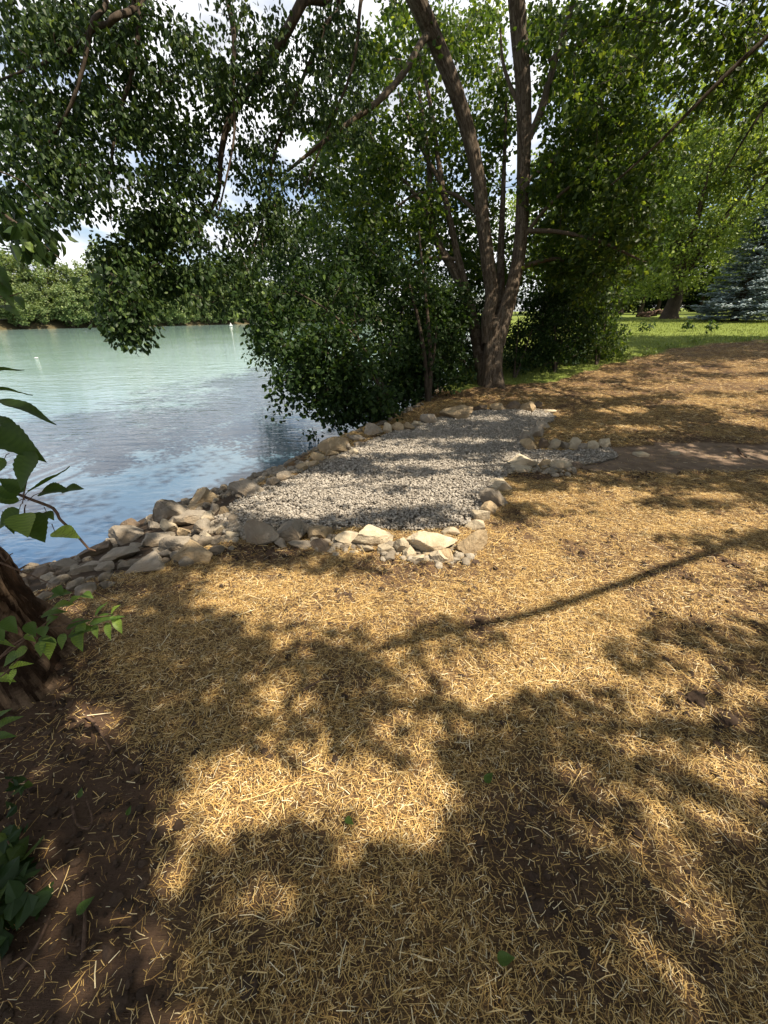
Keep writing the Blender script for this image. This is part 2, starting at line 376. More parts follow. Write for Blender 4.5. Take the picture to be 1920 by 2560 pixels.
def ground_material():
    m, nt, b = mat('ground'); v = coords(nt); L = nt.links
    st = nn(nt, 'ShaderNodeAttribute', attribute_name='straw'); gr = nn(nt, 'ShaderNodeAttribute', attribute_name='grass')
    pa = nn(nt, 'ShaderNodeAttribute', attribute_name='path'); dp = nn(nt, 'ShaderNodeAttribute', attribute_name='bank')
    s1 = noise(nt, 6, 8, .65, v); s2 = noise(nt, 60, 6, .65, v)
    soil = ramp(nt, s1.outputs['Fac'], [(.3, (.040, .024, .016)), (.55, (.085, .052, .036)), (.75, (.135, .088, .062))])
    soil2 = mixc(nt, s2.outputs['Fac'], soil.outputs[0], (.11, .07, .05))
    # straw litter texture: three stretched noises crossing
    fib = None
    for k, ang in enumerate((.3, 1.4, 2.4)):
        tc = nn(nt, 'ShaderNodeTexCoord'); mp = nn(nt, 'ShaderNodeMapping'); mp.inputs['Rotation'].default_value = (0, 0, ang); mp.inputs['Scale'].default_value = (14, 150, 14)
        L.new(tc.outputs['Object'], mp.inputs[0]); f = noise(nt, 1.0, 3, .6, mp.outputs[0], .5)
        if fib is None: fib = f.outputs['Fac']
        else:
            mx = nn(nt, 'ShaderNodeMath', operation='MAXIMUM'); L.new(fib, mx.inputs[0]); L.new(f.outputs['Fac'], mx.inputs[1]); fib = mx.outputs[0]
    strawc = ramp(nt, fib, [(.48, (.10, .058, .03)), (.60, (.30, .19, .08)), (.74, (.52, .36, .155))])
    n3 = noise(nt, 2.3, 6, .6, v)
    sub = nn(nt, 'ShaderNodeMath', operation='MULTIPLY_ADD'); L.new(n3.outputs['Fac'], sub.inputs[0]); sub.inputs[1].default_value = 1.6; sub.inputs[2].default_value = -.35
    mul = nn(nt, 'ShaderNodeMath', operation='MULTIPLY', use_clamp=True); L.new(sub.outputs[0], mul.inputs[0]); L.new(st.outputs['Fac'], mul.inputs[1])
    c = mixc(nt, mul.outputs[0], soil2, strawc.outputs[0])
    pathc = ramp(nt, s1.outputs['Fac'], [(.3, (.16, .11, .08)), (.7, (.30, .22, .16))])
    c = mixc(nt, pa.outputs['Fac'], c, pathc.outputs[0])
    g1 = noise(nt, 1.3, 5, .6, v); g2 = noise(nt, 45, 4, .7, v)
    gc = ramp(nt, g1.outputs['Fac'], [(.35, (.14, .17, .035)), (.65, (.205, .235, .06))])
    gc2 = mixc(nt, g2.outputs['Fac'], gc.outputs[0], (.11, .15, .03))
    c = mixc(nt, gr.outputs['Fac'], c, gc2)
    c = mixc(nt, dp.outputs['Fac'], c, (.07, .05, .035))
    pd = nn(nt, 'ShaderNodeAttribute', attribute_name='pad'); c = mixc(nt, pd.outputs['Fac'], c, (.24, .21, .18))
    L.new(c, b.inputs['Base Color']); b.inputs['Roughness'].default_value = .95; b.inputs['Specular IOR Level'].default_value = .1
    ad = nn(nt, 'ShaderNodeMath', operation='ADD'); L.new(fib, ad.inputs[0]); L.new(s2.outputs['Fac'], ad.inputs[1])
    bump(nt, ad.outputs[0], .7, .02, b); return m
M['ground'] = ground_material()

def water_material():
    m, nt, b = mat('lake_water'); L = nt.links
    b.inputs['Roughness'].default_value = .04; b.inputs['IOR'].default_value = 1.58
    b.inputs['Specular IOR Level'].default_value = .5
    tc = nn(nt, 'ShaderNodeTexCoord')
    mp = nn(nt, 'ShaderNodeMapping'); mp.inputs['Rotation'].default_value = (0, 0, -.5); mp.inputs['Scale'].default_value = (1.0, 2.6, 1); L.new(tc.outputs['Object'], mp.inputs[0])
    n1 = noise(nt, 2.3, 3, .55, mp.outputs[0], .4); n2 = noise(nt, .6, 3, .5, mp.outputs[0], .2); n3 = noise(nt, .12, 2, .5, tc.outputs['Object'])
    a = nn(nt, 'ShaderNodeMath', operation='MULTIPLY_ADD'); L.new(n2.outputs['Fac'], a.inputs[0]); a.inputs[1].default_value = 1.3; L.new(n1.outputs['Fac'], a.inputs[2])
    # calm water near the bank, livelier ripples further out
    ra = ramp(nt, n3.outputs['Fac'], [(.35, (.35,)*3), (.65, (1,)*3)])
    sx = nn(nt, 'ShaderNodeSeparateXYZ'); L.new(tc.outputs['Object'], sx.inputs[0])
    mr = nn(nt, 'ShaderNodeMapRange'); L.new(sx.outputs[1], mr.inputs[0]); mr.inputs[1].default_value = 4.5; mr.inputs[2].default_value = 14; mr.inputs[3].default_value = .25; mr.inputs[4].default_value = 1.0
    q = nn(nt, 'ShaderNodeMath', operation='MULTIPLY'); L.new(ra.outputs[0], q.inputs[0]); L.new(mr.outputs[0], q.inputs[1])
    q2 = nn(nt, 'ShaderNodeMapRange'); L.new(sx.outputs[1], q2.inputs[0]); q2.inputs[1].default_value = 20; q2.inputs[2].default_value = 75; q2.inputs[3].default_value = 1; q2.inputs[4].default_value = .28
    qq = nn(nt, 'ShaderNodeMath', operation='MULTIPLY'); L.new(q.outputs[0], qq.inputs[0]); L.new(q2.outputs[0], qq.inputs[1]); q = qq
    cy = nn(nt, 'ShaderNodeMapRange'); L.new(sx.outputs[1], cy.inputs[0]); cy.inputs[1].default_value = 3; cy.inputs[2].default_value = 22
    cr = ramp(nt, cy.outputs[0], [(0, (.04, .085, .17)), (.3, (.11, .18, .215)), (.65, (.20, .295, .295)), (1, (.21, .32, .29))]); L.new(cr.outputs[0], b.inputs['Base Color'])  # near the bank the reflected blue sky is painted into the body colour
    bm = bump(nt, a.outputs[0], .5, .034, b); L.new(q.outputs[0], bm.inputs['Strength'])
    return m
M['water'] = water_material()

def rock_mat(name, c0, c1, c2):
    m, nt, b = mat(name); v = coords(nt); oi = nn(nt, 'ShaderNodeObjectInfo')
    n1 = noise(nt, 9, 6, .6, v, .4); n2 = noise(nt, 70, 5, .7, v); n3 = noise(nt, 3.5, 3, .5, v)
    r = ramp(nt, n1.outputs['Fac'], [(.3, c0), (.52, c1), (.7, c2)])
    c = mixc(nt, n2.outputs['Fac'], r.outputs[0], tuple(x*.7 for x in c1))
    stn = ramp(nt, n3.outputs['Fac'], [(.50, (0,)*3), (.70, (.7,)*3)])
    c = mixc(nt, stn.outputs[0], c, (.24, .165, .095))
    hv = nn(nt, 'ShaderNodeHueSaturation'); nt.links.new(c, hv.inputs['Color'])
    mr = nn(nt, 'ShaderNodeMapRange'); nt.links.new(oi.outputs['Random'], mr.inputs[0]); mr.inputs[3].default_value = .78; mr.inputs[4].default_value = 1.15
    nt.links.new(mr.outputs[0], hv.inputs['Value']); nt.links.new(hv.outputs[0], b.inputs['Base Color'])
    b.inputs['Roughness'].default_value = .88; b.inputs['Specular IOR Level'].default_value = .2
    ad = nn(nt, 'ShaderNodeMath', operation='MULTIPLY_ADD'); nt.links.new(n2.outputs['Fac'], ad.inputs[0]); ad.inputs[1].default_value = .35; nt.links.new(n1.outputs['Fac'], ad.inputs[2])
    bump(nt, ad.outputs[0], .9, .03, b); return m
M['cream'] = rock_mat('limestone_cream', (.36, .29, .20), (.56, .47, .34), (.68, .61, .48))
M['tan'] = rock_mat('limestone_tan', (.28, .20, .12), (.45, .34, .21), (.56, .46, .32))
M['grey'] = rock_mat('limestone_grey', (.21, .175, .135), (.34, .29, .23), (.46, .41, .33))
M['brown'] = rock_mat('stone_brown', (.12, .09, .07), (.20, .15, .11), (.30, .23, .17))
def attr_mat(name, stops, rough=.85, trans=0.0, bumps=None):
    m, nt, b = mat(name); a = nn(nt, 'ShaderNodeAttribute', attribute_name='rnd'); r = ramp(nt, a.outputs['Fac'], stops)
    col = r.outputs[0]
    if bumps:
        n = noise(nt, bumps, 4, .6, coords(nt)); col = mixc(nt, n.outputs['Fac'], col, tuple(x*.55 for x in stops[0][1])); bump(nt, n.outputs['Fac'], .5, .005, b)
    nt.links.new(col, b.inputs['Base Color']); b.inputs['Roughness'].default_value = rough; b.inputs['Specular IOR Level'].default_value = .25
    return m
M['straw'] = attr_mat('straw', [(0, (.20, .11, .045)), (.3, (.42, .25, .08)), (.5, (.60, .40, .14)), (.8, (.68, .50, .24)), (1, (.84, .72, .48))], .6)
M['gravel'] = attr_mat('gravel_stone', [(0, (.25, .215, .175)), (.4, (.46, .41, .35)), (1, (.72, .66, .58))], .85, 0, 120)
M['rubble'] = attr_mat('rubble_stone', [(0, (.15, .12, .09)), (.4, (.28, .235, .18)), (1, (.56, .49, .39))], .9, 0, 60)
M['soilclod'] = attr_mat('soil_clod', [(0, (.045, .028, .018)), (1, (.13, .085, .06))], .95, 0, 60)

# ------------------------------------------------------------------ ground sheet
def axis(lo, a, b, hi, fine, grow=1.09):
    mid = list(np.arange(a, b, fine)); r = [b]; s = fine
    while r[-1] < hi: s *= grow; r.append(r[-1]+s)
    l = [a]; s = fine
    while l[-1] > lo: s *= grow; l.append(l[-1]-s)
    return np.array(l[:0:-1] + mid + r)
def soilbump(x, y):
    near = np.exp(-np.maximum(np.hypot(x, y)-6, 0)/6)
    z = .05*fbm2(x, y, .9, 3, 1) + near*(.035*fbm2(x, y, 6, 4, 2) + .03*np.abs(fbm2(x, y, 15, 3, 5)))
    return z
def build_ground():
    xs = axis(-700, -4.2, 6.5, 900, .035, 1.07); ys = axis(-60, -.2, 9.5, 1200, .035, 1.06)
    X, Y = np.meshgrid(xs, ys); x = X.ravel(); y = Y.ravel()
    z = terrain(x, y)
    st, gr, pad, path = masks(x, y)
    flat = np.where(pad | path, .25, 1.0)
    z = z + soilbump(x, y)*flat
    z = z + np.where(path, -.015, 0) + np.where(pad, -.02, 0)
    n = len(xs); m = len(ys); i = np.arange(m-1)[:, None]; j = np.arange(n-1)[None, :]
    F = np.stack([i*n+j, i*n+j+1, (i+1)*n+j+1, (i+1)*n+j], -1).reshape(-1, 4)
    bank = np.where((shore_d(x, y) > .05) & (polydist(x, y, FAR) < -5), 1.0, np.where((polydist(x, y, FAR) > -5) & (polydist(x, y, FAR) < 8) & (shore_d(x, y) > 0), .88, 0.0))
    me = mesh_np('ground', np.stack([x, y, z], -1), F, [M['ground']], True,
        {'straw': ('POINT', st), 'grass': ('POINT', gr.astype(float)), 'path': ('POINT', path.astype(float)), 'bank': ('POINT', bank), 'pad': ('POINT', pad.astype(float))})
    link('ground', me, kind='structure')
build_ground()
def gz(x, y):
    x = np.asarray(x, float); y = np.asarray(y, float); return terrain(x, y) + soilbump(x, y)

def build_water():
    V = [(-700, -60, WATER), (300, -60, WATER), (300, 400, WATER), (-700, 400, WATER)]
    # a sheet whose right side lies under the land
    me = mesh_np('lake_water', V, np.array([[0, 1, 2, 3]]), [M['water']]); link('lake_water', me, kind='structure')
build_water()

# ------------------------------------------------------------------ straw, gravel, clods
def build_straw():
    so = Soup(); P = []
    zones = [(-3, 4.6, -.8, 2.2, 20000, .0205), (-3.3, 6.0, 2.2, 4.2, 16000, .022), (-1, 9.5, 4.2, 8.5, 5600, .030), (0, 19, 8.5, 18, 1300, .06)]
    for x0, x1, y0, y1, dens, ln in zones:
        n = int((x1-x0)*(y1-y0)*dens); x = rng.uniform(x0, x1, n); y = rng.uniform(y0, y1, n)
        px, py, f = proj(np.stack([x, y, terrain(x, y)], -1))
        k = ((f > .3) & (px > -60) & (px < 1720) & (py < 2290)) | (rng.random(n) < .3); x, y = x[k], y[k]
        st, gr, pad, path = masks(x, y)
        cl = fbm2(x, y, 5.0, 3, 12)
        k = rng.random(len(x)) < np.clip(st*(1 + cl*1.6), 0.0, 1); k |= (rng.random(len(x)) < .04) & (shore_d(x, y) < .1) & ~gr & ~pad
        x, y = x[k], y[k]; n = len(x)
        L = ln*np.exp(rng.normal(0, .5, n)); W = rng.uniform(.0008, .0021, n)*(1 + (y0 > 4)*.7)
        big = rng.random(n) < .03; L[big] *= 2.2; W[big] *= 1.6
        a = rng.normal(.3, 1.3, n) + 2*fbm2(x, y, .8, 2, 30); tilt = rng.normal(0, .13, n)
        d = np.stack([np.cos(a)*np.cos(tilt), np.sin(a)*np.cos(tilt), np.sin(tilt)], -1)
        c = np.stack([x, y, gz(x, y) + rng.uniform(.002, .018, n) + np.abs(tilt)*L*.4], -1)
        s = np.stack([-np.sin(a), np.cos(a), rng.normal(0, .5, n)], -1); s = unit(s)
        bend = rng.normal(0, .035, n)[:, None]*L[:, None]
        side = np.stack([-np.sin(a), np.cos(a), np.zeros(n)], -1)
        A = c - d*L[:, None]/2; B = c + side*bend + np.array([0, 0, 1])*np.abs(bend)*.5; C = c + d*L[:, None]/2
        w = s*W[:, None]/2; V = np.stack([A-w, A+w, B-w, B+w, C-w, C+w], 1)
        b = np.arange(n)[:, None]*6; F = np.concatenate([b+np.array([0, 1, 3, 2]), b+np.array([2, 3, 5, 4])], 1).reshape(-1, 4)
        so.add(V, F, np.repeat(np.clip(rng.normal(.48, .28, n), 0, 1), 2))
    link('straw_mulch', so.mesh('straw_mulch', [M['straw']]), kind='stuff', label='loose golden straw mulch scattered over the bare brown soil', category='straw')
build_straw()

def ico(sub):
    bm = bmesh.new(); bmesh.ops.create_icosphere(bm, subdivisions=sub, radius=1); bm.verts.ensure_lookup_table()
    V = np.array([v.co[:] for v in bm.verts]); F = np.array([[v.index for v in f.verts] for f in bm.faces]); bm.free(); return V, F
ICO = {k: ico(k) for k in (1, 2, 3, 4, 5)}
def chip(V, n, lo=.55, hi=.9, seed=None):
    """knock flat faces off a ball"""
    V = V.copy()
    for _ in range(n):
        d = rand_unit(1)[0]; h = rng.uniform(lo, hi); t = V@d - h; V = np.where(t[:, None] > 0, V - d*t[:, None]*.97, V)
    return V
def rotz(V, a):
    c, s = math.cos(a), math.sin(a); return V@np.array([[c, s, 0], [-s, c, 0], [0, 0, 1]])
def stones(x, y, z, r, sub, so, variants=24, flat=.7, tone=None):
    base_, F = ICO[sub]; vs = [chip(base_, 5, .6, .9)*(1 + .25*(rng.random((len(base_), 1))-.5)) for _ in range(variants)]
    kind = rng.integers(0, variants, len(x)); rn = rng.random(len(x)) if tone is None else tone
    for k in range(variants):
        m = np.where(kind == k)[0]; n = len(m)
        if not n: continue
        a = rng.uniform(0, 2*math.pi, n); sc_ = r[m][:, None]*np.stack([rng.uniform(.8, 1.35, n), rng.uniform(.7, 1.1, n), rng.uniform(.5, .9, n)*flat/.7], -1)
        V = vs[k][None]*sc_[:, None, :]; tl = rng.normal(0, .35, n)
        V = np.stack([V[..., 0]*np.cos(tl)[:, None] - V[..., 2]*np.sin(tl)[:, None], V[..., 1], V[..., 0]*np.sin(tl)[:, None] + V[..., 2]*np.cos(tl)[:, None]], -1)
        V = np.stack([V[..., 0]*np.cos(a)[:, None] - V[..., 1]*np.sin(a)[:, None], V[..., 0]*np.sin(a)[:, None] + V[..., 1]*np.cos(a)[:, None], V[..., 2]], -1)
        V = V + np.stack([x[m], y[m], z[m]], -1)[:, None, :]
        FF = (F[None] + (np.arange(n)*len(base_))[:, None, None]).reshape(-1, 3); so.add(V, FF, np.repeat(rn[m], len(F)))
def build_gravel():
    P = np.array(PADW); x0, y0 = P.min(0); x1, y1 = P.max(0); so = Soup()
    n = int((x1-x0)*(y1-y0)*4300); x = rng.uniform(x0-.1, x1+.1, n); y = rng.uniform(y0-.1, y1+.1, n)
    j = fbm2(x, y, 3, 3, 4)*.35; k = inpoly(x + j, y + j*.7, PADW); x, y = x[k], y[k]
    # the far right corner of the pad is thin, with earth showing
    far = np.exp(-(((x-3.1)/.7)**2 + ((y-7.6)/.8)**2)); k = rng.random(len(x)) > far*.45; x, y = x[k], y[k]
    r = rng.uniform(.007, .0165, len(x)); z = terrain(x, y) - .018 + .25*soilbump(x, y) + rng.uniform(0, .022, len(x)) + .02
    stones(x, y, z, r, 1, so)
    link('gravel', so.mesh('gravel', [M['gravel']]), kind='stuff', label='pale grey crushed limestone gravel covering the pad beside the lake', category='gravel')
build_gravel()
def build_rubble():
    so = Soup(); X = []; Y = []; Rr = []; T = []
    n = 9000; x = rng.uniform(-7, 1.5, n); y = rng.uniform(-1, 10, n); dc = shore_d(x, y); dt = polydist(x, y, TOE)
    k = (dc > -.12) & (dt < .12) & (rng.random(n) < .55); x, y = x[k], y[k]
    r = rng.uniform(.018, .065, len(x)); z = terrain(x, y) + r*.2
    stones(x, y, z, r, 2, so, 16, .7, np.clip(rng.normal(.35, .2, len(x)), 0, 1))
    # spill of chips along the pad borders
    for a, b, c in [((820,1180),(990,1205),160),((700,1172),(800,1180),60),((480,1120),(520,1165),120),((470,1080),(620,1015),160),((1100,1020),(1230,1015),80),((600,1030),(760,985),140)]:
        p, _ = G(*a); q, _ = G(*b); t = rng.random(c)[:, None]; w = p*(1-t) + q*t + rng.normal(0, .07, (c, 3)); r = rng.uniform(.015, .045, c)
        stones(w[:, 0], w[:, 1], gz(w[:, 0], w[:, 1]) + r*.2, r, 2, so, 8, .7, np.clip(rng.normal(.6, .2, c), 0, 1))
    link('rubble', so.mesh('rubble', [M['rubble']]), kind='stuff', label='small broken limestone rubble filling the gaps between the shore rocks', category='rubble')
build_rubble()
def build_clods():
    so = Soup(); n = 30000; x = rng.uniform(-3, 4, n); y = rng.uniform(.1, 6, n); st, gr, pad, path = masks(x, y)
    k = (~pad) & (~path) & (~gr) & (shore_d(x, y) < 0) & (rng.random(n) < np.clip(1.08 - st, 0, 1)**1.5*.9); x, y = x[k], y[k]
    r = .004 + .018*rng.random(len(x))**3; z = gz(x, y) + r*.3
    stones(x, y, z, r, 2, so, 12, .7)
    link('soil_crumbs', so.mesh('soil_crumbs', [M['soilclod']]), kind='stuff', label='crumbs and small lumps of dark brown soil among the straw', category='soil')
build_clods()

# ------------------------------------------------------------------ rocks edging the pad and the lake
ROCKS = {
 'pile': ('limestone rocks heaped on the lake bank left of the pad', 'lake bank heap', [
  (377,1104,95,54,'grey','broad weathered boulder at the waterline below the pointed one'),(443,1074,66,46,'tan','pointed boulder standing highest above the water'),(533,1057,74,34,'grey','long low boulder at the waterline right of the pointed one'),
  (283,1150,80,42,'grey','flat-topped boulder at the waterline'),(337,1166,84,38,'grey','slanting slab in the middle of the heap'),(387,1176,78,42,'grey','smooth oval boulder leaning on the sunlit tan one'),
  (412,1192,90,40,'tan','sunlit rounded boulder at the straw edge'),(267,1198,76,30,'grey','long flat slab halfway down the heap'),(322,1214,86,38,'grey','large wedge with a dark underside beside the straw'),
  (440,1140,46,40,'grey','upright angular stone'),(413,1120,68,30,'grey','long ridge-backed rock behind the upright stone'),(477,1141,32,22,'cream','round pale stone near the gravel'),(500,1157,32,22,'cream','round pale stone just below the other round one'),
  (447,1160,34,24,'cream','pale smooth cobble beside the sunlit tan boulder'),(213,1190,58,32,'brown','square brownish block near the water'),(150,1220,56,26,'grey','low cracked slab near the dark left end'),(95,1238,54,28,'brown','dark split block close to the left tree'),
  (190,1228,68,28,'grey','tilted slab under the square brownish block'),(232,1224,42,26,'grey','wedge between two tilted slabs'),(60,1256,32,20,'brown','small dark rock furthest left by the tree trunk'),(288,1133,42,20,'brown','jagged cap stone against the water'),
  (340,1138,42,24,'grey','blocky stone under the broad weathered boulder'),(370,1142,27,28,'cream','small pale upright chip'),(400,1150,24,20,'tan','small tan finger of stone'),(425,1096,42,22,'tan','warm coloured block under the pointed boulder'),(488,1104,30,22,'tan','small block between pointed boulder and gravel'),
  (465,1100,26,18,'grey','little grey stone under the pointed boulder'),(250,1172,34,20,'grey','small slab above the long flat slab'),(300,1184,36,20,'grey','short stone between the slanting slab and flat slab'),(360,1196,34,18,'grey','grey stone tucked behind the dark-bottomed wedge'),
  (128,1240,36,20,'brown','broken chunk between the dark split block and cracked slab'),(455,1116,34,18,'cream','pale wedge behind the upright angular stone'),(385,1128,34,20,'grey','grey lump right under the broad weathered boulder')]),
 'front': ('limestone rocks along the near edge of the gravel pad', 'near edge of pad', [
  (562,1152,76,66,'grey','tall dark pyramid boulder'),(634,1149,84,36,'grey','long rough low boulder right of the pyramid'),(696,1149,54,34,'tan','shaded tan wedge'),(650,1174,46,18,'grey','small flat grey stone under the long rough one'),
  (695,1177,52,24,'brown','brown pitted block sunk in the straw'),(748,1164,64,28,'cream','low sunlit slab left of the big cream boulder'),(810,1157,92,50,'cream','big cream angular boulder'),(833,1186,36,24,'cream','knobbly white stone below the cream boulder'),
  (863,1181,36,40,'cream','narrow upright white stone'),(920,1166,124,54,'cream','largest cream slab'),(950,1197,66,34,'tan','pinkish brown split stone under the largest slab'),(900,1207,32,24,'cream','small white stone at the foot of the slab'),
  (948,1208,50,26,'cream','white triangular stone lowest in the row'),(1016,1175,70,50,'tan','golden tan block at the right corner'),(975,1147,40,22,'cream','small block above the largest slab'),(795,1187,22,14,'cream','little white chip left of the knobbly stone'),(884,1194,26,22,'cream','pale lump between the narrow stone and small white stone'),(608,1172,34,20,'grey','grey chip leaning at the foot of the pyramid'),(730,1180,26,14,'grey','flat grey chip right of the pitted block')]),
 'right': ('limestone rocks up the right edge of the gravel pad', 'right edge of pad', [
  (1028,1135,40,24,'cream','pale flat-topped stone just above the tan corner block'),(1035,1115,38,26,'cream','smooth pale cobble'),(1056,1098,40,32,'tan','rounded tan stone'),(1063,1075,64,44,'grey','big grey hollowed boulder'),(1080,1054,42,20,'cream','cream cap above the grey hollowed boulder'),(1075,1042,32,18,'cream','small cream stone at the top of the column')]),
 'spur_near': ('limestone rocks along the near side of the gravel spur', 'near side of gravel spur', [
  (1130,999,60,28,'cream','large rounded sunlit boulder'),(1125,1014,52,18,'cream','flat ledge under the rounded boulder'),(1173,1003,30,16,'tan','small mud-splashed stone'),(1205,1004,46,22,'cream','long pale stone'),(1242,1010,30,13,'brown','dark muddy stone at the end')]),
 'spur_far': ('pale blocks in a row along the far side of the gravel spur', 'far side of gravel spur', [
  (1142,962,44,26,'tan','large rounded block at the left corner'),(1138,946,28,18,'grey','stone balanced behind the corner block'),(1156,936,36,26,'grey','grey dome behind the balanced stone'),(1172,963,22,20,'brown','brownish block second in the row'),(1196,963,32,22,'cream','third and widest white block'),
  (1221,964,18,17,'grey','fourth block, squat and grey'),(1239,963,22,22,'cream','fifth block, tall and white'),(1259,969,18,13,'grey','sixth block, low and grey'),(1276,965,20,17,'cream','seventh block, white with dark foot'),(1298,960,21,22,'cream','eighth block, square and white'),(1312,958,14,12,'cream','last tiny block')]),
 'back': ('limestone rocks along the far edge of the gravel pad', 'far edge of pad', [
  (989,890,72,38,'tan','largest humped boulder'),(930,907,44,20,'grey','low stone left of the humped boulder'),(1042,881,32,15,'brown','dark flat stone with white foot'),(1075,879,34,20,'tan','tan oval block right of the dark flat stone'),(1108,876,32,19,'brown','brown lump between two tan blocks'),
  (1142,879,38,22,'tan','tan lopsided block'),(1165,876,18,15,'brown','small dark stone right of the lopsided block'),(1183,887,36,12,'cream','flat pale stone at the right corner'),(1180,906,32,14,'grey','grey flat stone below the corner'),(1172,919,26,12,'grey','grey cobble leading to the spur')]),
 'lake': ('limestone rocks between the gravel pad and the lake', 'lake side of pad', [
  (728,966,72,36,'tan','large sloping boulder'),(811,931,44,26,'grey','square block standing against the water'),(837,929,15,22,'cream','narrow upright stone beside the square block'),(857,926,22,16,'tan','small rounded stone right of the upright one'),(880,923,34,16,'tan','low pale stone under the straw bank'),
  (903,917,20,11,'cream','small sunlit stone nearest the humped boulder'),(682,990,36,26,'tan','warm boulder at the foot of the large sloping one'),(714,981,34,20,'tan','stone leaning on the large sloping boulder'),(674,1003,38,16,'tan','sunlit golden slab'),(616,1030,36,24,'grey','rough stone near the dark rubble'),
  (748,971,15,15,'grey','small cobble right of the sloping boulder'),(762,979,19,13,'cream','pale cobble on the gravel edge'),(775,948,36,16,'grey','flat broken stone behind the cobbles'),(777,960,20,11,'grey','small flat chip under the broken stone'),(590,1040,40,20,'grey','dark ridge stone on the rubble'),(650,1012,30,18,'tan','tan lump left of the golden slab')]),
}
def build_rocks():
    for key, (grp, where, lst) in ROCKS.items():
        for (dx, dy, w, h, tone, desc) in lst:
            by = dy + h*.30
            p, t = G(dx, by)
            q = 1.25 if w < 30 else 1.0; W = w*q*S*t/FP; Hh = h*q*S*t/FP
            dep = math.atan2(1.65-p[2], math.hypot(p[0], p[1]))
            # visible height mixes the top's depth and the face
            rx = W*.56; rz = Hh*.50 if ('slab' in desc or 'flat' in desc or 'largest' in desc or 'big cream' in desc) else max(Hh*.62, W*.33); ry = rng.uniform(.62, .85)*rx
            sub = 5 if w > 55 else 4
            V0, F = ICO[sub]; V = chip(V0, int(rng.integers(10, 17)), .36, .82)
            V = V*(1 + .13*fbm(V0*1.9 + rng.uniform(0, 50), 3)[:, None]*2) + unit(V0)*(.10*fbm(V0*5 + rng.uniform(0, 50), 4)[:, None])
            if 'pyramid' in desc or 'pointed' in desc:
                k = np.clip((V[:, 2]+.4)/1.5, 0, 1); V[:, :2] *= (1 - .62*k)[:, None]; V[:, 2] *= 1.35
            ext = np.abs(V).max(0); V = V/ext*np.array([rx, ry, rz])
            V = rotz(V, rng.normal(0, .35))
            toe = (key == 'pile')
            c = np.array([p[0], p[1], gz(p[0], p[1]) + rz*(.42 if not toe else .34)])
            me = mesh_np('rock', V, F, [M[tone]], False)
            col = {'grey': 'grey', 'tan': 'tan', 'cream': 'cream', 'brown': 'brown'}[tone]
            lab = f"{desc}, {where}"
            if col not in lab: lab = col + ' ' + lab
            o = link('rock', me, label=lab, category='rock', group=grp); o.location = c
build_rocks()

# soil clods, paving slabs and sticks
def clod(dx, dy, w, label, m='soilclod', h=.45):
    p, t = G(dx, dy); W = w*S*t/FP; V0, F = ICO[4]; V = chip(V0, 6, .6, .9)*(1 + .35*fbm(V0*3 + dx, 4)[:, None]*2); V = V*np.array([.5, .42, .5*h])*W
    me = mesh_np('soil_lump', V, F, [M[m]], True, {'rnd': ('FACE', np.full(len(F), .6))}); o = link('soil_lump', me, label=label, category='soil lump'); o.location = (p[0], p[1], float(gz(p[0], p[1])) + W*.02)
for a in [(1500,1512,44,'large smooth dark soil lump in the sunny straw on the right'),(1024,1217,26,'brown soil lump just below the tan corner rock of the pad'),(1570,1562,40,'dark crumbly soil lump behind the large one on the right'),(1285,1775,36,'round soil lump in the shaded straw right of centre'),(540,2140,50,'pale-topped soil lump near the bottom edge left of centre'),(1175,1975,26,'small soil lump in the dark thin straw at lower centre'),(270,2180,44,'soil lump at the lower left corner area of bare earth')]:
    clod(*a)
def slab(dx, dy, w, label):
    p, t = G(dx, dy); W = w*S*t/FP; me = bpy.data.meshes.new('paving_slab'); bm = bmesh.new(); bmesh.ops.create_cube(bm, size=1)
    bmesh.ops.scale(bm, vec=(W, W*.8, .04), verts=bm.verts); bmesh.ops.bevel(bm, geom=bm.edges[:], offset=.006, segments=2, affect='EDGES'); bm.to_mesh(me); bm.free()
    me.materials.append(M['cream']); o = link('paving_slab', me, label=label, category='paving slab'); o.location = (p[0], p[1], float(terrain(p[0], p[1]))+.0); o.rotation_euler[2] = .15
slab(1384, 982, 26, 'small square pale paving slab set in the dirt path nearer the gravel')
slab(1458, 980, 15, 'little white paving slab set in the dirt path further from the gravel')
def stick(pts, r, label, m='twig', lift=.012, name='stick'):
    P = []
    for q in pts:
        p, _ = G(*q); P.append([p[0], p[1], float(gz(p[0], p[1])) + lift])
    P = np.array(P); so = Soup(); tube(so, P, np.linspace(r, r*.5, len(P)), 6, .05, rough=.2); c = P.mean(0)
    me = so.mesh(name, [M[m]], True); o = link(name, me, label=label, category='stick'); o.location = c; childpos(o, me)
stick([(175,1268),(205,1283),(240,1298),(268,1306)], .007, 'thin dark fallen twig on straw below the left rock heap')
stick([(1490,1512),(1515,1503),(1545,1507),(1580,1520)], .006, 'curved brown root lying across the large soil lump')
stick([(1570,1190-60),(1620,1142),(1659,1155)], .008, 'long thin straight stick in straw below the dirt path')
stick([(1838-245,972),(1600,982),(1612,990)], .014, 'short dark stick lying across the dirt path')
stick([(188,2080),(192,1990),(186,1930),(194,1900)], .006, 'long pale vertical root on the dark soil at lower left')
stick([(50,2110),(85,2060),(112,2010),(118,1985)], .006, 'pale curved root in the dark soil at the lower left edge')
stick([(163,1750),(172,1790),(196,1796),(203,1770),(195,1742)], .005, 'looped pale root on dark soil at the left')
stick([(190,1555),(215,1580),(250,1640)], .008, 'forked root crossing from the sunlit soil patch')
stick([(655,1500),(690,1478),(735,1462)], .008, 'short brown stick in the shaded straw at centre left')
stick([(1165,1730),(1180,1800),(1200,1860),(1240,1930)], .004, 'thin wandering root over the bare soil right of centre')

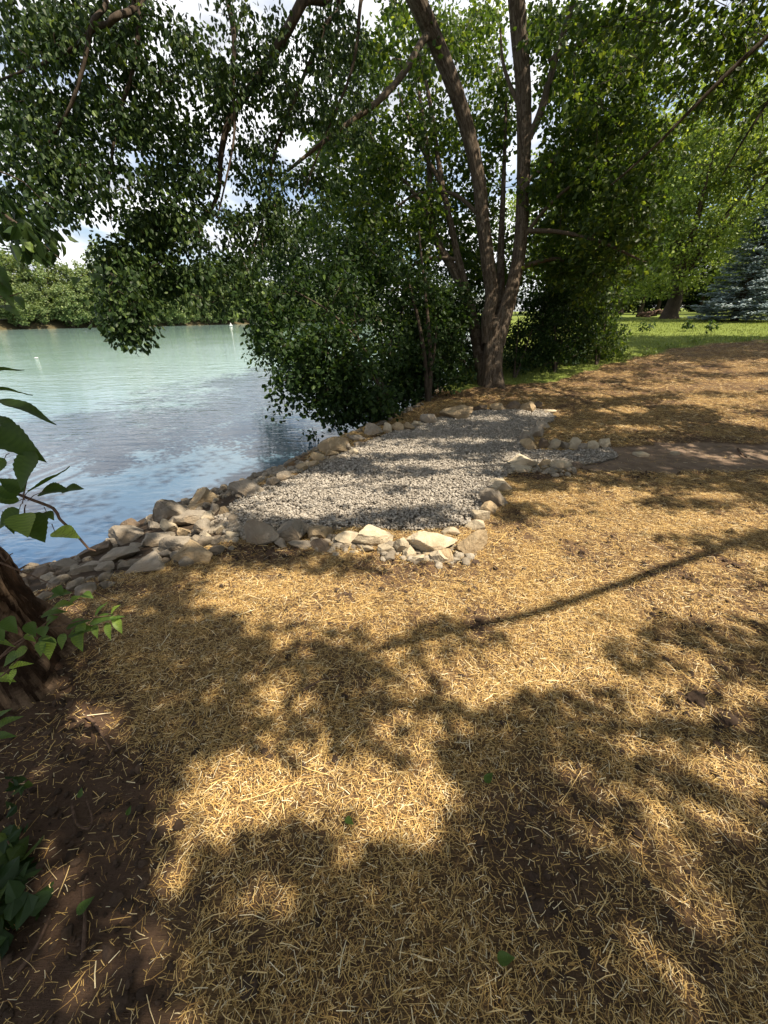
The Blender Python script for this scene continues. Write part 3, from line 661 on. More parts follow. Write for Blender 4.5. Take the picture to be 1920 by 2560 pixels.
# ------------------------------------------------------------------ trees: twigs and leaves
def in_field_crown(a, b): return (a > 1100) & (b < 330)
def hidden(P, allow=None):
    px, py, f = proj(P); inside = (f > .1) & (px > -60) & (px < 1719) & (py > -60) & (py < 2272)
    if allow is not None: inside &= ~allow(px, py)
    return ~inside
def grow(soup, skel, clusters, r_tip=.004, n=4, sag=.08, maxr=.03, reach=0.0):
    """join every leaf cluster to the nearest wood, thickening by how far it reaches"""
    skel = [np.asarray(s, float) for s in skel]; SK = np.concatenate(skel); C = np.asarray(clusters)
    if not len(C): print('EMPTY clusters'); return
    d0 = np.array([np.min(np.sum((SK - c)**2, 1)) for c in C]) if len(C) < 6000 else np.zeros(len(C))
    order = np.argsort(d0); buf = np.empty((len(SK) + len(C)*4, 3)); buf[:len(SK)] = SK; m = len(SK)
    for i in order:
        c = C[i]; dd = np.sum((buf[:m] - c)**2, 1); k = np.argmin(dd); a = buf[k]; L = math.sqrt(dd[k])
        if L < .02: continue
        mid = (a + c)/2 + np.array([0, 0, sag*L]) + rng.normal(0, .07*L, 3); q = (mid + c)/2 + rng.normal(0, .04*L, 3) + np.array([0, 0, sag*L*.4]); q0 = (a + mid)/2 + rng.normal(0, .04*L, 3)
        P = np.array([a, q0, mid, q, c]); r0 = min(maxr, r_tip + .009*L)
        tube(soup, P, np.array([r0, r0*.85, r0*.7, r0*.5, r_tip*.7]), n)
        buf[m:m+4] = P[1:]; m += 4
def cluster_leaves(soup, C, rad, per, L, W, carve=True, droop=.5, far=False, carve_k=1.0, flat=.7):
    C = np.asarray(C); n = len(C)*per; c = np.repeat(C, per, 0)
    off = rand_unit(n)*(rng.random((n, 1))**.45)*rad*np.array([1, 1, flat]); p = c + off
    if carve:
        x, y = shadow_xy(p); lv = light(x, y); k = rng.random(n) > np.clip(lv*1.6 - .12, 0, .995)*carve_k; p, off = p[k], off[k]
    n = len(p); d = unit(off*.6 + rand_unit(n)*rad*.9 + np.array([0, 0, -droop*rad])); nr = unit(np.array([0, 0, 1.0]) + .75*rand_unit(n))
    s = rng.uniform(.7, 1.25, n); leaf_soup(p, d, nr, L*s, W*s, np.clip(rng.normal(.45, .25, n), 0, 1), soup=soup)
    return len(p)
def blob_clusters(blobs, ragged=.25):
    """blobs: dx, dy, rx, ry, depth0, depth1, count"""
    out = []
    for (cx, cy, rx, ry, d0, d1, n) in blobs:
        th = rng.uniform(0, 2*math.pi, n); r = np.sqrt(rng.random(n)); x = cx + rx*r*np.cos(th); y = cy + ry*r*np.sin(th); d = rng.uniform(d0, d1, n)
        out += [at(a, b, c) for a, b, c in zip(x, y, d)]
    out = np.array(out); e = fbm(out*1.15 + 3.3, 3); k = e > np.quantile(e, ragged); return out[k]
def L_(pts): return np.array([at(*p) for p in pts])

# ---- the tree at the left edge whose limbs hang over the lake
def lakeside_tree():
    gx, gy = -1.93, 1.40; z0 = float(gz(gx, gy))
    root = thing('leaning_tree', 'furrowed dark trunk at the left edge with limbs hanging over the lake', 'tree', (gx, gy, z0))
    so = Soup(); tr = [(gx, gy, z0-.1), (gx-.02, gy+.0, z0+.35), (gx-.03, gy-.02, z0+1.0), (gx-.08, gy-.1, z0+2.0), (gx-.1, gy-.3, z0+3.6), (gx+.1, gy-.5, z0+5.4), (gx+.4, gy-.6, z0+7)]
    T = tube(so, tr, [.30, .235, .215, .20, .18, .16, .14], 170, .018, rough=.10, seed=4, lobes=.55, furrow=.040, nf=26)
    part('trunk', so.mesh('trunk', [M['bark_deep']], True), root)
    so = Soup(); tube(so, T[T[:, 2] > 4.2], np.full(int((T[:, 2] > 4.2).sum()), .17), 12); sk = [T[T[:, 2] > 4.5]]
    top = np.array([gx+.1, gy-.5, z0+5.4])
    limbs = [
      ([top, (-1.7,2.2,6.6)] + list(L_([(700,-90,5.6),(655,0,5.6),(610,85,5.7),(560,165,5.8),(500,250,5.9),(478,330,6.0),(470,420,6.1),(430,500,6.2),(405,560,6.3)])), .10, .016),
      ([top, (-2.2,2.6,6.0)] + list(L_([(480,-80,5.3),(492,0,5.4),(505,80,5.4),(503,180,5.5),(505,300,5.6),(470,470,5.7)])), .06, .010),
      ([top, (-2.6,2.2,5.4)] + list(L_([(320,-80,4.9),(305,0,5.0),(290,140,5.1),(255,260,5.2),(235,400,5.3),(240,480,5.4)])), .05, .009),
      ([top, (-2.9,2.0,5.2)] + list(L_([(260,-70,4.5),(245,40,4.6),(205,60,4.7),(150,110,4.8),(60,150,4.9),(-20,180,4.9)])), .05, .01),
      ([top, (-3.0,1.9,5.0)] + list(L_([(190,-80,4.4),(195,60,4.5),(160,210,4.6),(110,300,4.7),(60,400,4.8)])), .04, .008),
      ([top, (-1.2,2.4,6.2)] + list(L_([(800,-90,6.0),(780,0,6.1),(760,150,6.3),(700,300,6.5),(650,430,6.7)])), .05, .010),
      ([top, (-1.6,2.4,6.2)] + list(L_([(720,-60,5.9),(700,60,6.0),(650,180,6.1),(590,340,6.2),(580,430,6.3),(540,560,6.3)])), .05, .01),
      ([top, (-3.2,1.6,4.6),(-3.2,2.2,4.0)] + list(L_([(-60,300,3.6),(-10,440,3.5),(60,500,3.4),(130,560,3.3)])), .04, .006),
    ]
    for P, r0, r1 in limbs: sk.append(tube(so, P, np.linspace(r0, r1, len(P)), 8, .12, rough=.12, seed=R.random()*9))
    blobs = [(60,60,110,90,4.4,5.6,46),(200,60,110,80,4.6,5.8,44),(90,200,120,80,4.5,5.8,44),(330,90,90,90,4.8,6,36),(250,230,110,100,4.8,6,50),(400,200,90,120,5,6.4,46),(120,330,90,70,4.5,5.6,26),(170,400,90,60,4.6,5.6,30),(60,440,80,60,4.2,5.4,24),
      (30,300,50,70,4.4,5.4,12),(300,340,90,70,5,6.2,28),(400,350,70,80,5.2,6.4,24),(350,470,90,60,5,6.4,34),(300,560,85,60,4.8,5.9,48),(290,640,75,70,4.7,5.7,58),(280,700,45,35,4.7,5.4,22),(385,560,60,80,5,6,34),(330,500,70,50,5,6.2,28),
      (430,610,70,45,5.2,6.2,36),(370,660,60,35,5,5.8,26),(500,590,60,70,5.4,6.6,36),(520,90,110,90,5,6.6,46),(560,230,90,100,5.4,6.8,46),(640,110,90,100,5.6,7,44),(650,280,80,100,6,7.4,40),(560,370,60,90,5.8,7,28),(640,430,70,90,6.2,7.4,34),(570,500,55,70,5.8,7,28),(720,60,70,80,6,7.6,28),(740,210,70,100,6.4,8,34),(470,640,40,40,5.4,6.2,14),(490,480,35,60,5.6,6.4,9)]
    C = blob_clusters(blobs, .24); grow(so, sk, C, .0035, 4, .05, .018)
    LIMBS = so
    n = 1100; Q = np.stack([rng.uniform(-5.5, 4, n), rng.uniform(-1, 8.5, n), rng.uniform(5.6, 9.5, n)], -1); Q = Q[hidden(Q)]; qx, qy = shadow_xy(Q); Q = Q[(shore_d(qx, qy) < .5) | (qy < 3) | (rng.random(len(Q)) < .15)]  # unseen crown added above the frame to shade the hanging leaves
    grow(so2 := Soup(), sk, Q[:420], .0035, 3, .05, .02)
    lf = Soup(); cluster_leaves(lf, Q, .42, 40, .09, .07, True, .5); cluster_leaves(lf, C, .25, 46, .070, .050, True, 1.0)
    # big dark leaves close by at the top of the lake view
    C2 = blob_clusters([(60,500,70,40,3.1,3.5,10),(110,525,40,28,3.0,3.3,6),(20,470,50,40,3.2,3.6,7)]); cluster_leaves(lf, C2, .13, 11, .11, .085, False, 1.2)
    for k in so2.F:
        for fa in so2.F[k]: LIMBS.F.setdefault(k, []).append(fa + LIMBS.n)
        LIMBS.A.setdefault(k, []).extend(so2.A[k])
    LIMBS.V += so2.V; LIMBS.n += so2.n; part('limbs', LIMBS.mesh('limbs', [M['bark_dark']], True), root)
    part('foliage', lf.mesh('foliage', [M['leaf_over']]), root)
    return root, T
tree_left, T_left = lakeside_tree()

# detailed leaves: bent blade with a toothed outline and a stalk
def big_leaf(soup, stalks, base_, tip, w, bend=.15, roll=0.0, rnd=.5, stalk=None):
    base_ = np.asarray(base_, float); tip = np.asarray(tip, float); ax = tip - base_; L = np.linalg.norm(ax); d = ax/L
    up = unit(np.array([0, -.35, 1.0])); s = unit(np.cross(d, up)); u = np.cross(s, d); c, q = math.cos(roll), math.sin(roll); s, u = s*c + u*q, u*c - s*q
    n = 19; t = np.linspace(0, 1, n); prof = np.sin(np.clip(t, 0, 1)**.62*math.pi)*(1 - .25*t); prof[0] = 0; prof[-1] = 0
    prof = prof/prof.max()*(1 + .045*np.array([(-1)**i for i in range(n)]))
    C = base_ + d*(t*L)[:, None] - u*((bend*L)*(t**2))[:, None]
    V = [];
    for k in (-1, -.5, 0, .5, 1): V.append(C + s*(k*prof*w/2)[:, None] + u*((abs(k)**1.4)*prof*w*.16 + .02*L*np.sin(t*9+k*3)*abs(k))[:, None])
    V = np.stack(V, 1).reshape(-1, 3); i = np.arange(n-1)[:, None]; j = np.arange(4)[None]
    F = np.stack([i*5+j, i*5+j+1, (i+1)*5+j+1, (i+1)*5+j], -1).reshape(-1, 4); fr = np.clip(rnd + .10*((i + np.abs(j - 1.5)) % 2 < 1)*1.0 - .05 + rng.normal(0, .03, (n-1, 4)), 0, 1).ravel(); soup.add(V, F, fr)
    if stalk is not None:
        a = np.asarray(stalk, float); tube(stalks, np.array([a, (a+base_)/2 + [0, 0, .004], base_]), [.0013, .0011, .0009], 5)
def near_branch():
    """the leafy branch that reaches in at the left edge, part of the leaning tree"""
    lf = Soup(); st = Soup(); z = 1.12
    B = L_([(-260,900,1.55),(-120,960,1.35),(-20,1040,1.2),(50,1072,z),(115,1098,z),(128,1120,z),(160,1150,z),(192,1186,z)])
    root_p = T_left[np.argmin(np.abs(T_left[:, 2]-1.9))]
    tube(st, np.vstack([root_p[None], B]), [.012, .007, .005, .0042, .004, .0042, .0038, .0034, .003], 8, .02, rough=.3)
    tube(st, L_([(192,1186,z),(207,1190,z)]), [.003, .002], 6)
    spec = [ # base, tip, width px, depth, roll, bend, tone, stalk
      ((0,862),(118,905),34,1.12,.2,.1,.05,(-20,870)),((-30,838),(72,848),20,1.15,.9,.05,.1,(-40,850)),((-40,800),(55,795),12,1.2,1.2,.05,.15,(-50,830)),((-20,900),(52,930),30,1.1,.2,.2,.08,(-30,905)),
      ((-10,925),(80,985),62,1.08,-.3,.25,.10,(-20,920)),((75,975),(35,1060),58,1.08,.1,.1,.22,(48,1088)),((10,990),(-25,1035),44,1.1,.2,.1,.5,(20,980)),
      ((60,1062),(158,1018),26,1.1,.5,-.1,.28,(52,1080)),((52,1062),(-8,1030),32,1.1,.2,.1,.22,(50,1075)),((40,1070),(-20,1052),34,1.1,.3,0,.35,(55,1075)),((42,1082),(-30,1078),22,1.1,.3,0,.45,(55,1080)),
      ((88,1064),(145,1052),42,1.1,0,.15,.06,(60,1082)),((138,1060),(178,1052),30,1.1,0,.1,.06,(88,1064)),
      ((42,1100),(-10,1142),36,1.12,.3,.1,.30,(50,1086)),((52,1115),(96,1168),64,1.14,.2,.1,.12,(55,1090)),((54,1108),(50,1160),70,1.10,-.15,.2,.80,(56,1090)),((14,1118),(30,1152),20,1.14,.3,.1,.10,(5,1105)),((100,1105),(116,1122),18,1.12,.2,.1,.2,(95,1095)),
      ((118,1147),(172,1160),40,1.09,.1,.05,1.0,(112,1132)),((-10,600),(28,655),34,1.5,.2,.2,.1,(-20,590)),((5,660),(40,675),26,1.5,.2,.2,.1,(0,650)),((-15,570),(20,620),26,1.5,.2,.2,.12,(-20,560)),
      ((35,640),(52,662),18,1.55,.2,.2,.2,(10,625)),((170,600),(158,615),20,1.8,.2,.1,.15,(200,590)),((200,590),(215,608),22,1.8,.2,.1,.15,(195,585)),((205,575),(222,590),18,1.8,.2,.1,.2,(200,590))]
    for b, t, w, dep, roll, bend, rn, sk in spec:
        big_leaf(lf, st, at(*b, dep), at(*t, dep*.985), w*S*dep/FP, bend, roll, rn, at(*sk, dep))
    tube(st, L_([(-120,540,1.6),(-30,560,1.5),(0,600,1.5),(10,640,1.5),(10,670,1.5)]), [.006, .004, .003, .002, .001], 6, .02)
    tube(st, L_([(-30,640,1.5),(20,640,1.5),(50,630,1.5)]), [.003, .002, .001], 6, .02)
    # the thin bare shoots by the trunk
    for P in ([(0,1215,1.5),(40,1232,1.5),(80,1248,1.5),(110,1262,1.5)],[(38,1232,1.5),(55,1222,1.5),(62,1220,1.5)],[(-5,1190,1.5),(12,1212,1.5),(20,1200,1.5),(28,1195,1.5)]): tube(st, L_(P), np.linspace(.004, .0015, len(P)), 5, .02)
    # sprouts across the trunk
    spr = [((-40,1470),(20,1400),(80,1365),(130,1352),(200,1335),(255,1328)),((-30,1440),(30,1400),(100,1345),(130,1325)),((-30,1490),(15,1450),(60,1400))]
    for q in spr: tube(st, L_([(x, y, 1.25) for x, y in q]), np.linspace(.004, .0012, len(q)), 5, .02)
    for b, t, w, roll, rn in [((90,1330),(140,1315),22,.2,.45),((145,1355),(190,1335),24,.1,.28),((195,1345),(262,1325),26,.1,.30),((150,1370),(205,1352),30,.1,.25),((100,1350),(120,1330),30,0,.35),((95,1352),(92,1378),26,0,.45),
        ((60,1345),(75,1375),24,.1,.35),((10,1335),(35,1368),30,0,.4),((-10,1350),(5,1385),32,0,.45),((115,1312),(155,1300),26,.2,.75),((150,1305),(170,1285),22,0,.6),((110,1290),(150,1275),30,.2,.35),((180,1340),(168,1395),24,0,.75),((165,1362),(175,1410),24,0,.7),
        ((140,1368),(128,1405),22,0,.6),((95,1385),(82,1420),30,-.1,.6),((110,1375),(100,1428),34,.1,.9),((85,1378),(120,1385),16,.2,.5),((205,1350),(208,1380),15,0,.7),((232,1345),(236,1385),15,0,.7),((250,1335),(262,1370),18,0,.8),((240,1325),(255,1305),14,0,.9),((205,1330),(225,1300),12,0,.5),
        ((60,1400),(20,1425),24,.1,.7),((40,1410),(0,1440),26,.1,.55),((20,1440),(65,1430),16,0,.95),((35,1445),(15,1480),18,0,.98),((-10,1460),(30,1470),20,0,.9),((-20,1380),(30,1392),14,.2,.8),((55,1370),(75,1385),14,0,.8),((180,1282),(200,1290),18,.1,.5),((-10,1570),(40,1545),20,0,.6),((-15,1590),(30,1588),18,0,.5),((-20,1560),(15,1530),18,0,.5),((120,1268),(135,1285),20,0,.45),((250,1330),(240,1345),16,0,.6)]:
        dep = 1.25; big_leaf(lf, st, at(*b, dep), at(*t, dep*.99), w*S*dep/FP, .15, roll, rn, at(b[0]-6, b[1]+4, dep))
    part('sprout_leaves', lf.mesh('sprout_leaves', [M['leaf_near']], True), tree_left)
    part('sprout_stems', st.mesh('sprout_stems', [M['twig']], True), tree_left)
near_branch()

# ---- the many-stemmed maple on the bank
def maple():
    p, t0 = G(1062, 838); gx, gy = p[0], p[1] + .2; z0 = float(gz(gx, gy))
    root = thing('maple_tree', 'tall brown maple with several upright stems rising from one base by the pad', 'tree', (gx, gy, z0))
    D0 = (gy)*cp + (1.65-z0)*sp
    def st(pts): return L_([(x, y, D0 + o) for x, y, o in pts])
    so = Soup(); sk = []
    def stem(pts, w, seed, n=56, lob=0.0):
        P = st(pts); r = np.array(w)*S*.46*D0/FP; q = tube(so, P, r, n, .08, rough=.07, seed=seed, lobes=lob, furrow=.008 if w[0] > 25 else .0, nf=56); sk.append(q[len(q)//3:]); return q
    stem([(1062,852,.1),(1063,800,.0),(1066,750,.0),(1068,712,.0),(1075,690,0.05)], [66,47,44,46,30], 1, 72, .5)
    stem([(1052,745,.0),(1053,690,.0),(1062,640,.0),(1053,560,.0),(1042,470,.0),(1034,390,-.1),(1012,290,-.3),(985,200,-.6),(945,100,-1.0),(895,-10,-1.6),(850,-100,-2)], [26,30,31,32,31,31,32,32,33,34,34], 2)
    stem([(1072,750,.0),(1080,712,.0),(1096,660,.0),(1116,580,.0),(1126,500,.0),(1130,400,.0),(1132,300,-.1),(1130,180,-.3),(1122,80,-.6),(1112,-40,-1)], [36,40,34,31,30,30,32,34,35,35], 3)
    stem([(1048,835,.2),(1036,770,.3),(1022,700,.4),(1002,630,.5),(975,575,.6),(948,530,.7),(930,470,.8),(928,380,.9),(920,300,1.0),(905,200,1.0)], [36,30,26,25,22,20,17,14,12,8], 4, 18)
    stem([(1042,800,.3),(1030,720,.4),(1012,645,.4),(990,560,.5),(975,490,.5),(955,400,.6),(940,300,.6),(925,200,.5),(905,110,.4)], [28,24,20,18,16,14,12,10,7], 5, 18)
    stem([(1070,720,.25),(1080,620,.4),(1082,540,.5),(1086,440,.6),(1090,330,.7),(1094,200,.8)], [26,22,18,14,10,7], 6, 16)
    stem([(1134,315,-.1),(1165,250,-.3),(1185,180,-.5),(1205,110,-.8),(1240,0,-1.3)], [16,17,15,13,10], 8, 14)
    stem([(1185,130,-.7),(1260,92,-.9),(1340,60,-1.3),(1420,10,-1.8)], [10,9,7,5], 9, 10)
    stem([(962,130,-.9),(925,78,-1.2),(870,160,-1.5),(815,220,-1.7),(720,290,-1.9),(620,370,-2.0)], [10,14,12,11,8,5], 10, 10)
    for pts in ([(1126,520,0),(1180,450,-.4),(1260,380,-.8),(1340,330,-1)],[(1130,400,0),(1210,330,-.2),(1290,220,-.6),(1350,150,-1)],[(1040,470,0),(980,420,.3),(900,420,.4),(830,470,.5)],[(930,470,.8),(880,400,1),(820,330,1.2),(780,240,1.2)],[(990,560,.5),(920,560,.6),(850,600,.6),(790,640,.4)],[(1116,580,0),(1190,560,.2),(1260,560,.4),(1330,500,.6)],[(1130,250,-.2),(1090,150,-.2),(1080,60,-.3)],[(955,400,.6),(900,300,.8),(860,200,.8)],[(1126,500,0),(1200,500,-.5),(1290,520,-.9),(1380,560,-1.1)]):
        stem(pts, list(np.linspace(11, 4, len(pts))), R.random()*9, 8)
    b = D0; tw = so
    blobs = [(860,90,90,90,b-2,b+3,50),(960,60,60,60,b,b+3,24),(1050,90,50,90,b+.6,b+3,34),(1060,250,50,90,b+.6,b+3,30),(1180,60,50,60,b-1,b+3,24),(1270,70,90,70,b-2,b+3,56),(1370,60,70,60,b-2,b+2,34),(1220,200,60,80,b-.5,b+3,34),(1310,200,90,90,b-2,b+3,66),(1390,160,60,70,b-2,b+2,30),
      (1250,330,90,90,b-1,b+3,60),(1350,330,90,90,b-2,b+3,80),(1420,300,40,50,b-2,b+2,14),(1200,430,70,90,b-.5,b+3,50),(1290,470,90,80,b-1,b+3,74),(1360,450,60,70,b-2,b+2,50),(1180,550,60,60,b,b+3,36),(1260,580,80,50,b-.5,b+3,40),(1350,540,60,60,b-1.5,b+2,34),(1300,640,60,30,b-.5,b+2.5,12),
      (860,300,90,110,b-.5,b+3,70),(780,200,60,100,b-1,b+3,34),(780,380,80,100,b-.5,b+3,60),(900,440,80,80,b,b+3.5,60),(970,330,50,80,b+.8,b+3,34),(960,470,60,70,b+.8,b+3,40),(850,540,90,70,b,b+3,66),(740,480,80,80,b-.5,b+3,56),(1060,420,40,80,b+1,b+4,24),(1020,560,50,80,b+1,b+4,30),(1090,560,30,80,b+1.2,b+4,20),(700,330,50,80,b-.5,b+2,24)]
    C = blob_clusters([(a1, a2, a3, a4, a5, a6, int(a7*1.15)) for a1, a2, a3, a4, a5, a6, a7 in blobs] + [(1075,300,30,110,b+.4,b+2.5,26),(910,200,40,90,b+.6,b+2.5,26),(1010,130,40,60,b+.3,b+2.5,14)], .12); grow(tw, sk, C, .005, 4, .04, .03)
    lf = Soup(); cluster_leaves(lf, C, .42, 36, .115, .10, True, .5)
    # crown above the frame, which shades the bank
    n = 260; c = np.stack([rng.uniform(gx-3.5, gx+5, n), rng.uniform(gy-3, gy+4, n), rng.uniform(8.5, 12.5, n)], -1); c = c[hidden(c)]
    grow(tw, sk, c, .005, 4, .05, .05); cluster_leaves(lf, c, .6, 50, .12, .10, True, .5)
    part('trunk', so.mesh('trunk', [M['bark_ridged']], True), root); part('foliage', lf.mesh('foliage', [M['leaf_maple']]), root)
maple()

# ---- tree standing just outside the frame on the right: its crown dapples the straw
def shade_tree():
    gx, gy = 8.3, 3.2; z0 = float(gz(gx, gy)); root = thing('shade_tree', 'tree whose long thin branch and star-shaped leaves cross the top right sky', 'tree', (gx, gy, z0))
    so = Soup(); T = tube(so, [(gx, gy, z0-.1), (gx, gy, z0+.6), (gx-.05, gy, z0+2.5), (gx-.2, gy, z0+4.6), (gx-.4, gy, z0+7), (gx-.5, gy+.1, z0+10)], [.42, .30, .27, .24, .18, .08], 24, .15, rough=.08, lobes=.8)
    sk = [T[T[:, 2] > 4]]
    def gl(dx, dy, h): # a point on the sunbeam that lands at this spot of the straw
        p, _ = G(dx, dy); return p + SUN*(h/SUN[2])
    hub = np.array([gx-.2, gy, z0+4.6])
    LB = [([hub] + [gl(1850,1090,4.6), gl(1659,1152,4.7), gl(1450,1225,4.8), gl(1200,1310,4.9), gl(1000,1362,5.0), gl(850,1400,5.1), gl(650,1440,5.2), gl(480,1465,5.4)], .05, .018),
          ([hub + [0, 0, .6]] + [gl(1800,1500,5.6), gl(1500,1580,5.7), gl(1150,1560,5.8), gl(850,1530,5.9), gl(640,1480,6)], .045, .018),
          ([hub + [0, 0, 1.2]] + [gl(1700,1850,6.0), gl(1300,1900,6.2), gl(1000,2050,6.3), gl(500,2050,6.4), gl(200,1850,6.5)], .09, .03),
          ([hub + [0, 0, .3]] + [gl(1659,1020,5.2), gl(1400,1050,5.4), gl(1100,1010,5.6), gl(900,1030,5.8), gl(700,1060,6)], .04, .015),
          ([hub + [0, 0, 1.0]] + list(L_([(1900,-120,5.5),(1720,20,5.2),(1659,78,5.3),(1560,170,5.5),(1480,250,5.7),(1400,330,5.9),(1320,400,6.1)])), .05, .012),
          ([hub + [0, 0, .6]] + list(L_([(2000,60,5.4),(1800,80,5.4),(1690,180,5.5),(1620,280,5.6),(1560,380,5.8)])), .04, .008),
          ]
    for P, r0, r1 in LB: sk.append(tube(so, P, np.linspace(r0, r1, len(P)), 10, .12, rough=.15, seed=R.random()*9))
    # leaf clusters on the beams that end in shade
    n = 34000; x = rng.uniform(-4.5, 15, n); y = rng.uniform(-1.2, 15, n); lv = light(x, y); k = (lv < .3) & (shore_d(x, y) < 1.0); x, y = x[k], y[k]
    h = rng.uniform(4.9, 8.2, len(x)); kk = (rng.random(len(x)) < np.where((x > 6) | (y > 9), .28, 1)); x, y, h = x[kk], y[kk], h[kk]; P = np.stack([x, y, base(x, y)], -1) + SUN*(h/SUN[2])[:, None]
    m_ = 9000; x2 = rng.uniform(9, 34, m_); y2 = rng.uniform(12, 30, m_); pp = proj(np.stack([x2, y2, terrain(x2, y2)], -1)); z2 = (pp[1] > 727 + 4*fbm2(x2, y2, .6, 3, 6)) & (pp[0] > 1180); x2, y2 = x2[z2][:900], y2[z2][:900]
    P2 = np.stack([x2, y2, base(x2, y2)], -1) + SUN*(rng.uniform(5.5, 9, len(x2))/SUN[2])[:, None]; P2 = P2[hidden(P2, lambda a, b: (a > 1420) & (b < 330) & (rng.random(len(a)) < .35))]
    ok = hidden(P, lambda a, b: (a > 1150) & (b < 300) & (rng.random(len(a)) < .5)); P = P[ok]; P = P[:5200]; print('lawn shade', len(P2))
    V = blob_clusters([(1540,110,80,60,5.5,7.5,26),(1610,60,60,50,5.5,7,18),(1480,60,60,50,6,8,18),(1600,210,60,50,5.5,7,16),(1500,190,50,50,6,7.5,14),(1640,330,40,70,5.5,7,9),(1620,140,50,50,5.5,7,14)])
    grow(so, sk, V, .004, 4, .04, .02)
    grow(so, sk, P, .0022, 3, .04, .009); part('trunk', so.mesh('trunk', [M['bark_dark']], True), root)
    n = 900; Q = np.stack([rng.uniform(-7, 9, n), rng.uniform(-7, .5, n), rng.uniform(3.2, 8, n)], -1); Q = Q[hidden(Q)]  # unseen leaf mass added behind the camera to hold back sky light
    lf = Soup(); cluster_leaves(lf, Q, .5, 42, .11, .09, True, .4); cluster_leaves(lf, P2, .6, 46, .13, .11, False, .4); cluster_leaves(lf, P, .26, 30, .085, .075, True, .4); cluster_leaves(lf, V, .30, 22, .095, .07, False, .5)
    part('foliage', lf.mesh('foliage', [M['leaf_maple']]), root)
shade_tree()

# ---- shrubs and small trees leaning over the water, undergrowth behind the maple
def shrub(name, label, cat, foot, stems, blobs, rad=.32, per=40, L=.088, W=.064, m='leaf_shrub', group=None, r=.035, carve=True, ragged=.22, mul=1.0):
    p, t = G(*foot); z0 = float(gz(p[0], p[1])); root = thing(name, label, cat, (p[0], p[1], z0), group)
    D = (p[1])*cp + (1.65-z0)*sp; so = Soup(); sk = []
    for pts in stems: sk.append(tube(so, np.vstack([[(p[0], p[1], z0-.1)], L_([(x, y, D+o) for x, y, o in pts])]), np.linspace(r, r*.3, len(pts)+1), 8, .1, rough=.15, seed=R.random()*9))
    C = blob_clusters([(x, y, rx, ry, D+a, D+b, int(n*mul)) for x, y, rx, ry, a, b, n in blobs], ragged)
    g = terrain(C[:, 0], C[:, 1]); C2 = C[C[:, 2] > np.maximum(g, WATER) + .10]; print(name, len(C), len(C2)); C = C2 if len(C2) else C
    grow(so, sk, C, .004, 4, .05, .02); part('stems', so.mesh('stems', [M['bark_dark']], True), root)
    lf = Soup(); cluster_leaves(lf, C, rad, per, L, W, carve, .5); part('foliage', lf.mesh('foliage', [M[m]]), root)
shrub('lakeside_shrub', 'dark leafy shrub leaning furthest out over the lake, nearest the gravel pad', 'shrub', (850,905), [[(825,850,0),(790,760,-.1),(720,680,-.3),(640,630,-.5)],[(840,860,0),(810,800,0),(770,720,.2)],[(845,880,0),(790,800,-.2),(700,760,-.5)]],
   [(640,700,90,70,-1,.8,60),(700,620,80,70,-.8,1,50),(640,790,70,50,-1,.6,44),(720,760,80,60,-1,.8,60),(690,850,90,40,-.8,.6,50),(780,830,70,50,-.6,.8,44),(800,740,70,70,-.4,1,44),(760,890,60,26,-.4,.5,26),(600,870,22,22,-.7,.3,7),(820,880,40,26,-.2,.6,16),(590,660,40,50,-.9,.5,16)], group='shrubs on the lake bank')
shrub('lakeside_shrub', 'low dark green bush at the water edge below the leaning shrub, beside the pad rocks', 'shrub', (745,935), [[(700,930,0),(670,950,-.1)],[(720,920,0),(700,900,0)]],
   [(660,960,48,30,-1.1,-.2,28),(700,925,40,25,-.8,.2,18),(615,985,16,28,-1.3,-.6,8)], rad=.2, per=40, L=.07, W=.055, group='shrubs on the lake bank')
shrub('lakeside_tree', 'slender dark tree with a peeling broken branch between the leaning shrub and the maple', 'tree', (925,868), [[(918,780,0),(905,700,0),(890,640,0),(870,560,.2)],[(930,800,0),(925,700,.1),(915,600,.3),(905,500,.5)],[(925,840,0),(935,780,.2),(945,700,.3)]],
   [(880,640,90,70,-.6,1.5,64),(800,640,80,80,-.8,1.5,60),(860,730,80,60,-.2,1.5,46),(940,690,60,60,.2,1.8,34),(880,800,60,50,0,1.6,70),(960,790,60,60,.2,2,70),(850,850,60,26,0,1,34),(930,740,60,60,.4,2,50),(720,560,80,60,-.4,1.5,48),(620,560,60,60,-.2,1.5,30),(800,560,70,60,0,2,40),(980,660,40,60,.6,2,30)], r=.06, ragged=.1, mul=1.2, group='small trees on the lake bank')
shrub('lakeside_tree', 'light green feathery-leaved small tree at the far left of the bank thicket', 'tree', (960,850), [[(800,700,3),(640,600,3)],[(900,760,2),(720,640,3)]],
   [(560,610,50,60,2.5,4,34),(600,680,50,50,2.5,4,28),(620,520,50,60,2.5,4.5,30),(700,470,60,60,2.5,4.5,34),(570,740,25,40,2.3,3.4,10)], rad=.5, per=44, L=.13, W=.06, m='leaf_maple', r=.05, group='small trees on the lake bank')
shrub('undergrowth_bush', 'dark bush right behind the base of the maple trunk', 'bush', (1110,818), [[(1115,760,.5),(1120,700,.7)],[(1130,770,.5),(1150,710,.8)]],
   [(1140,740,60,40,.6,2.2,26),(1120,790,40,20,.3,1.2,14),(1160,650,60,50,1,3,34),(1000,800,40,40,.8,2,14),(980,740,30,50,1,2,10)], rad=.36, per=44, ragged=.08, mul=1.5, group='bushes in the thicket behind the maple')
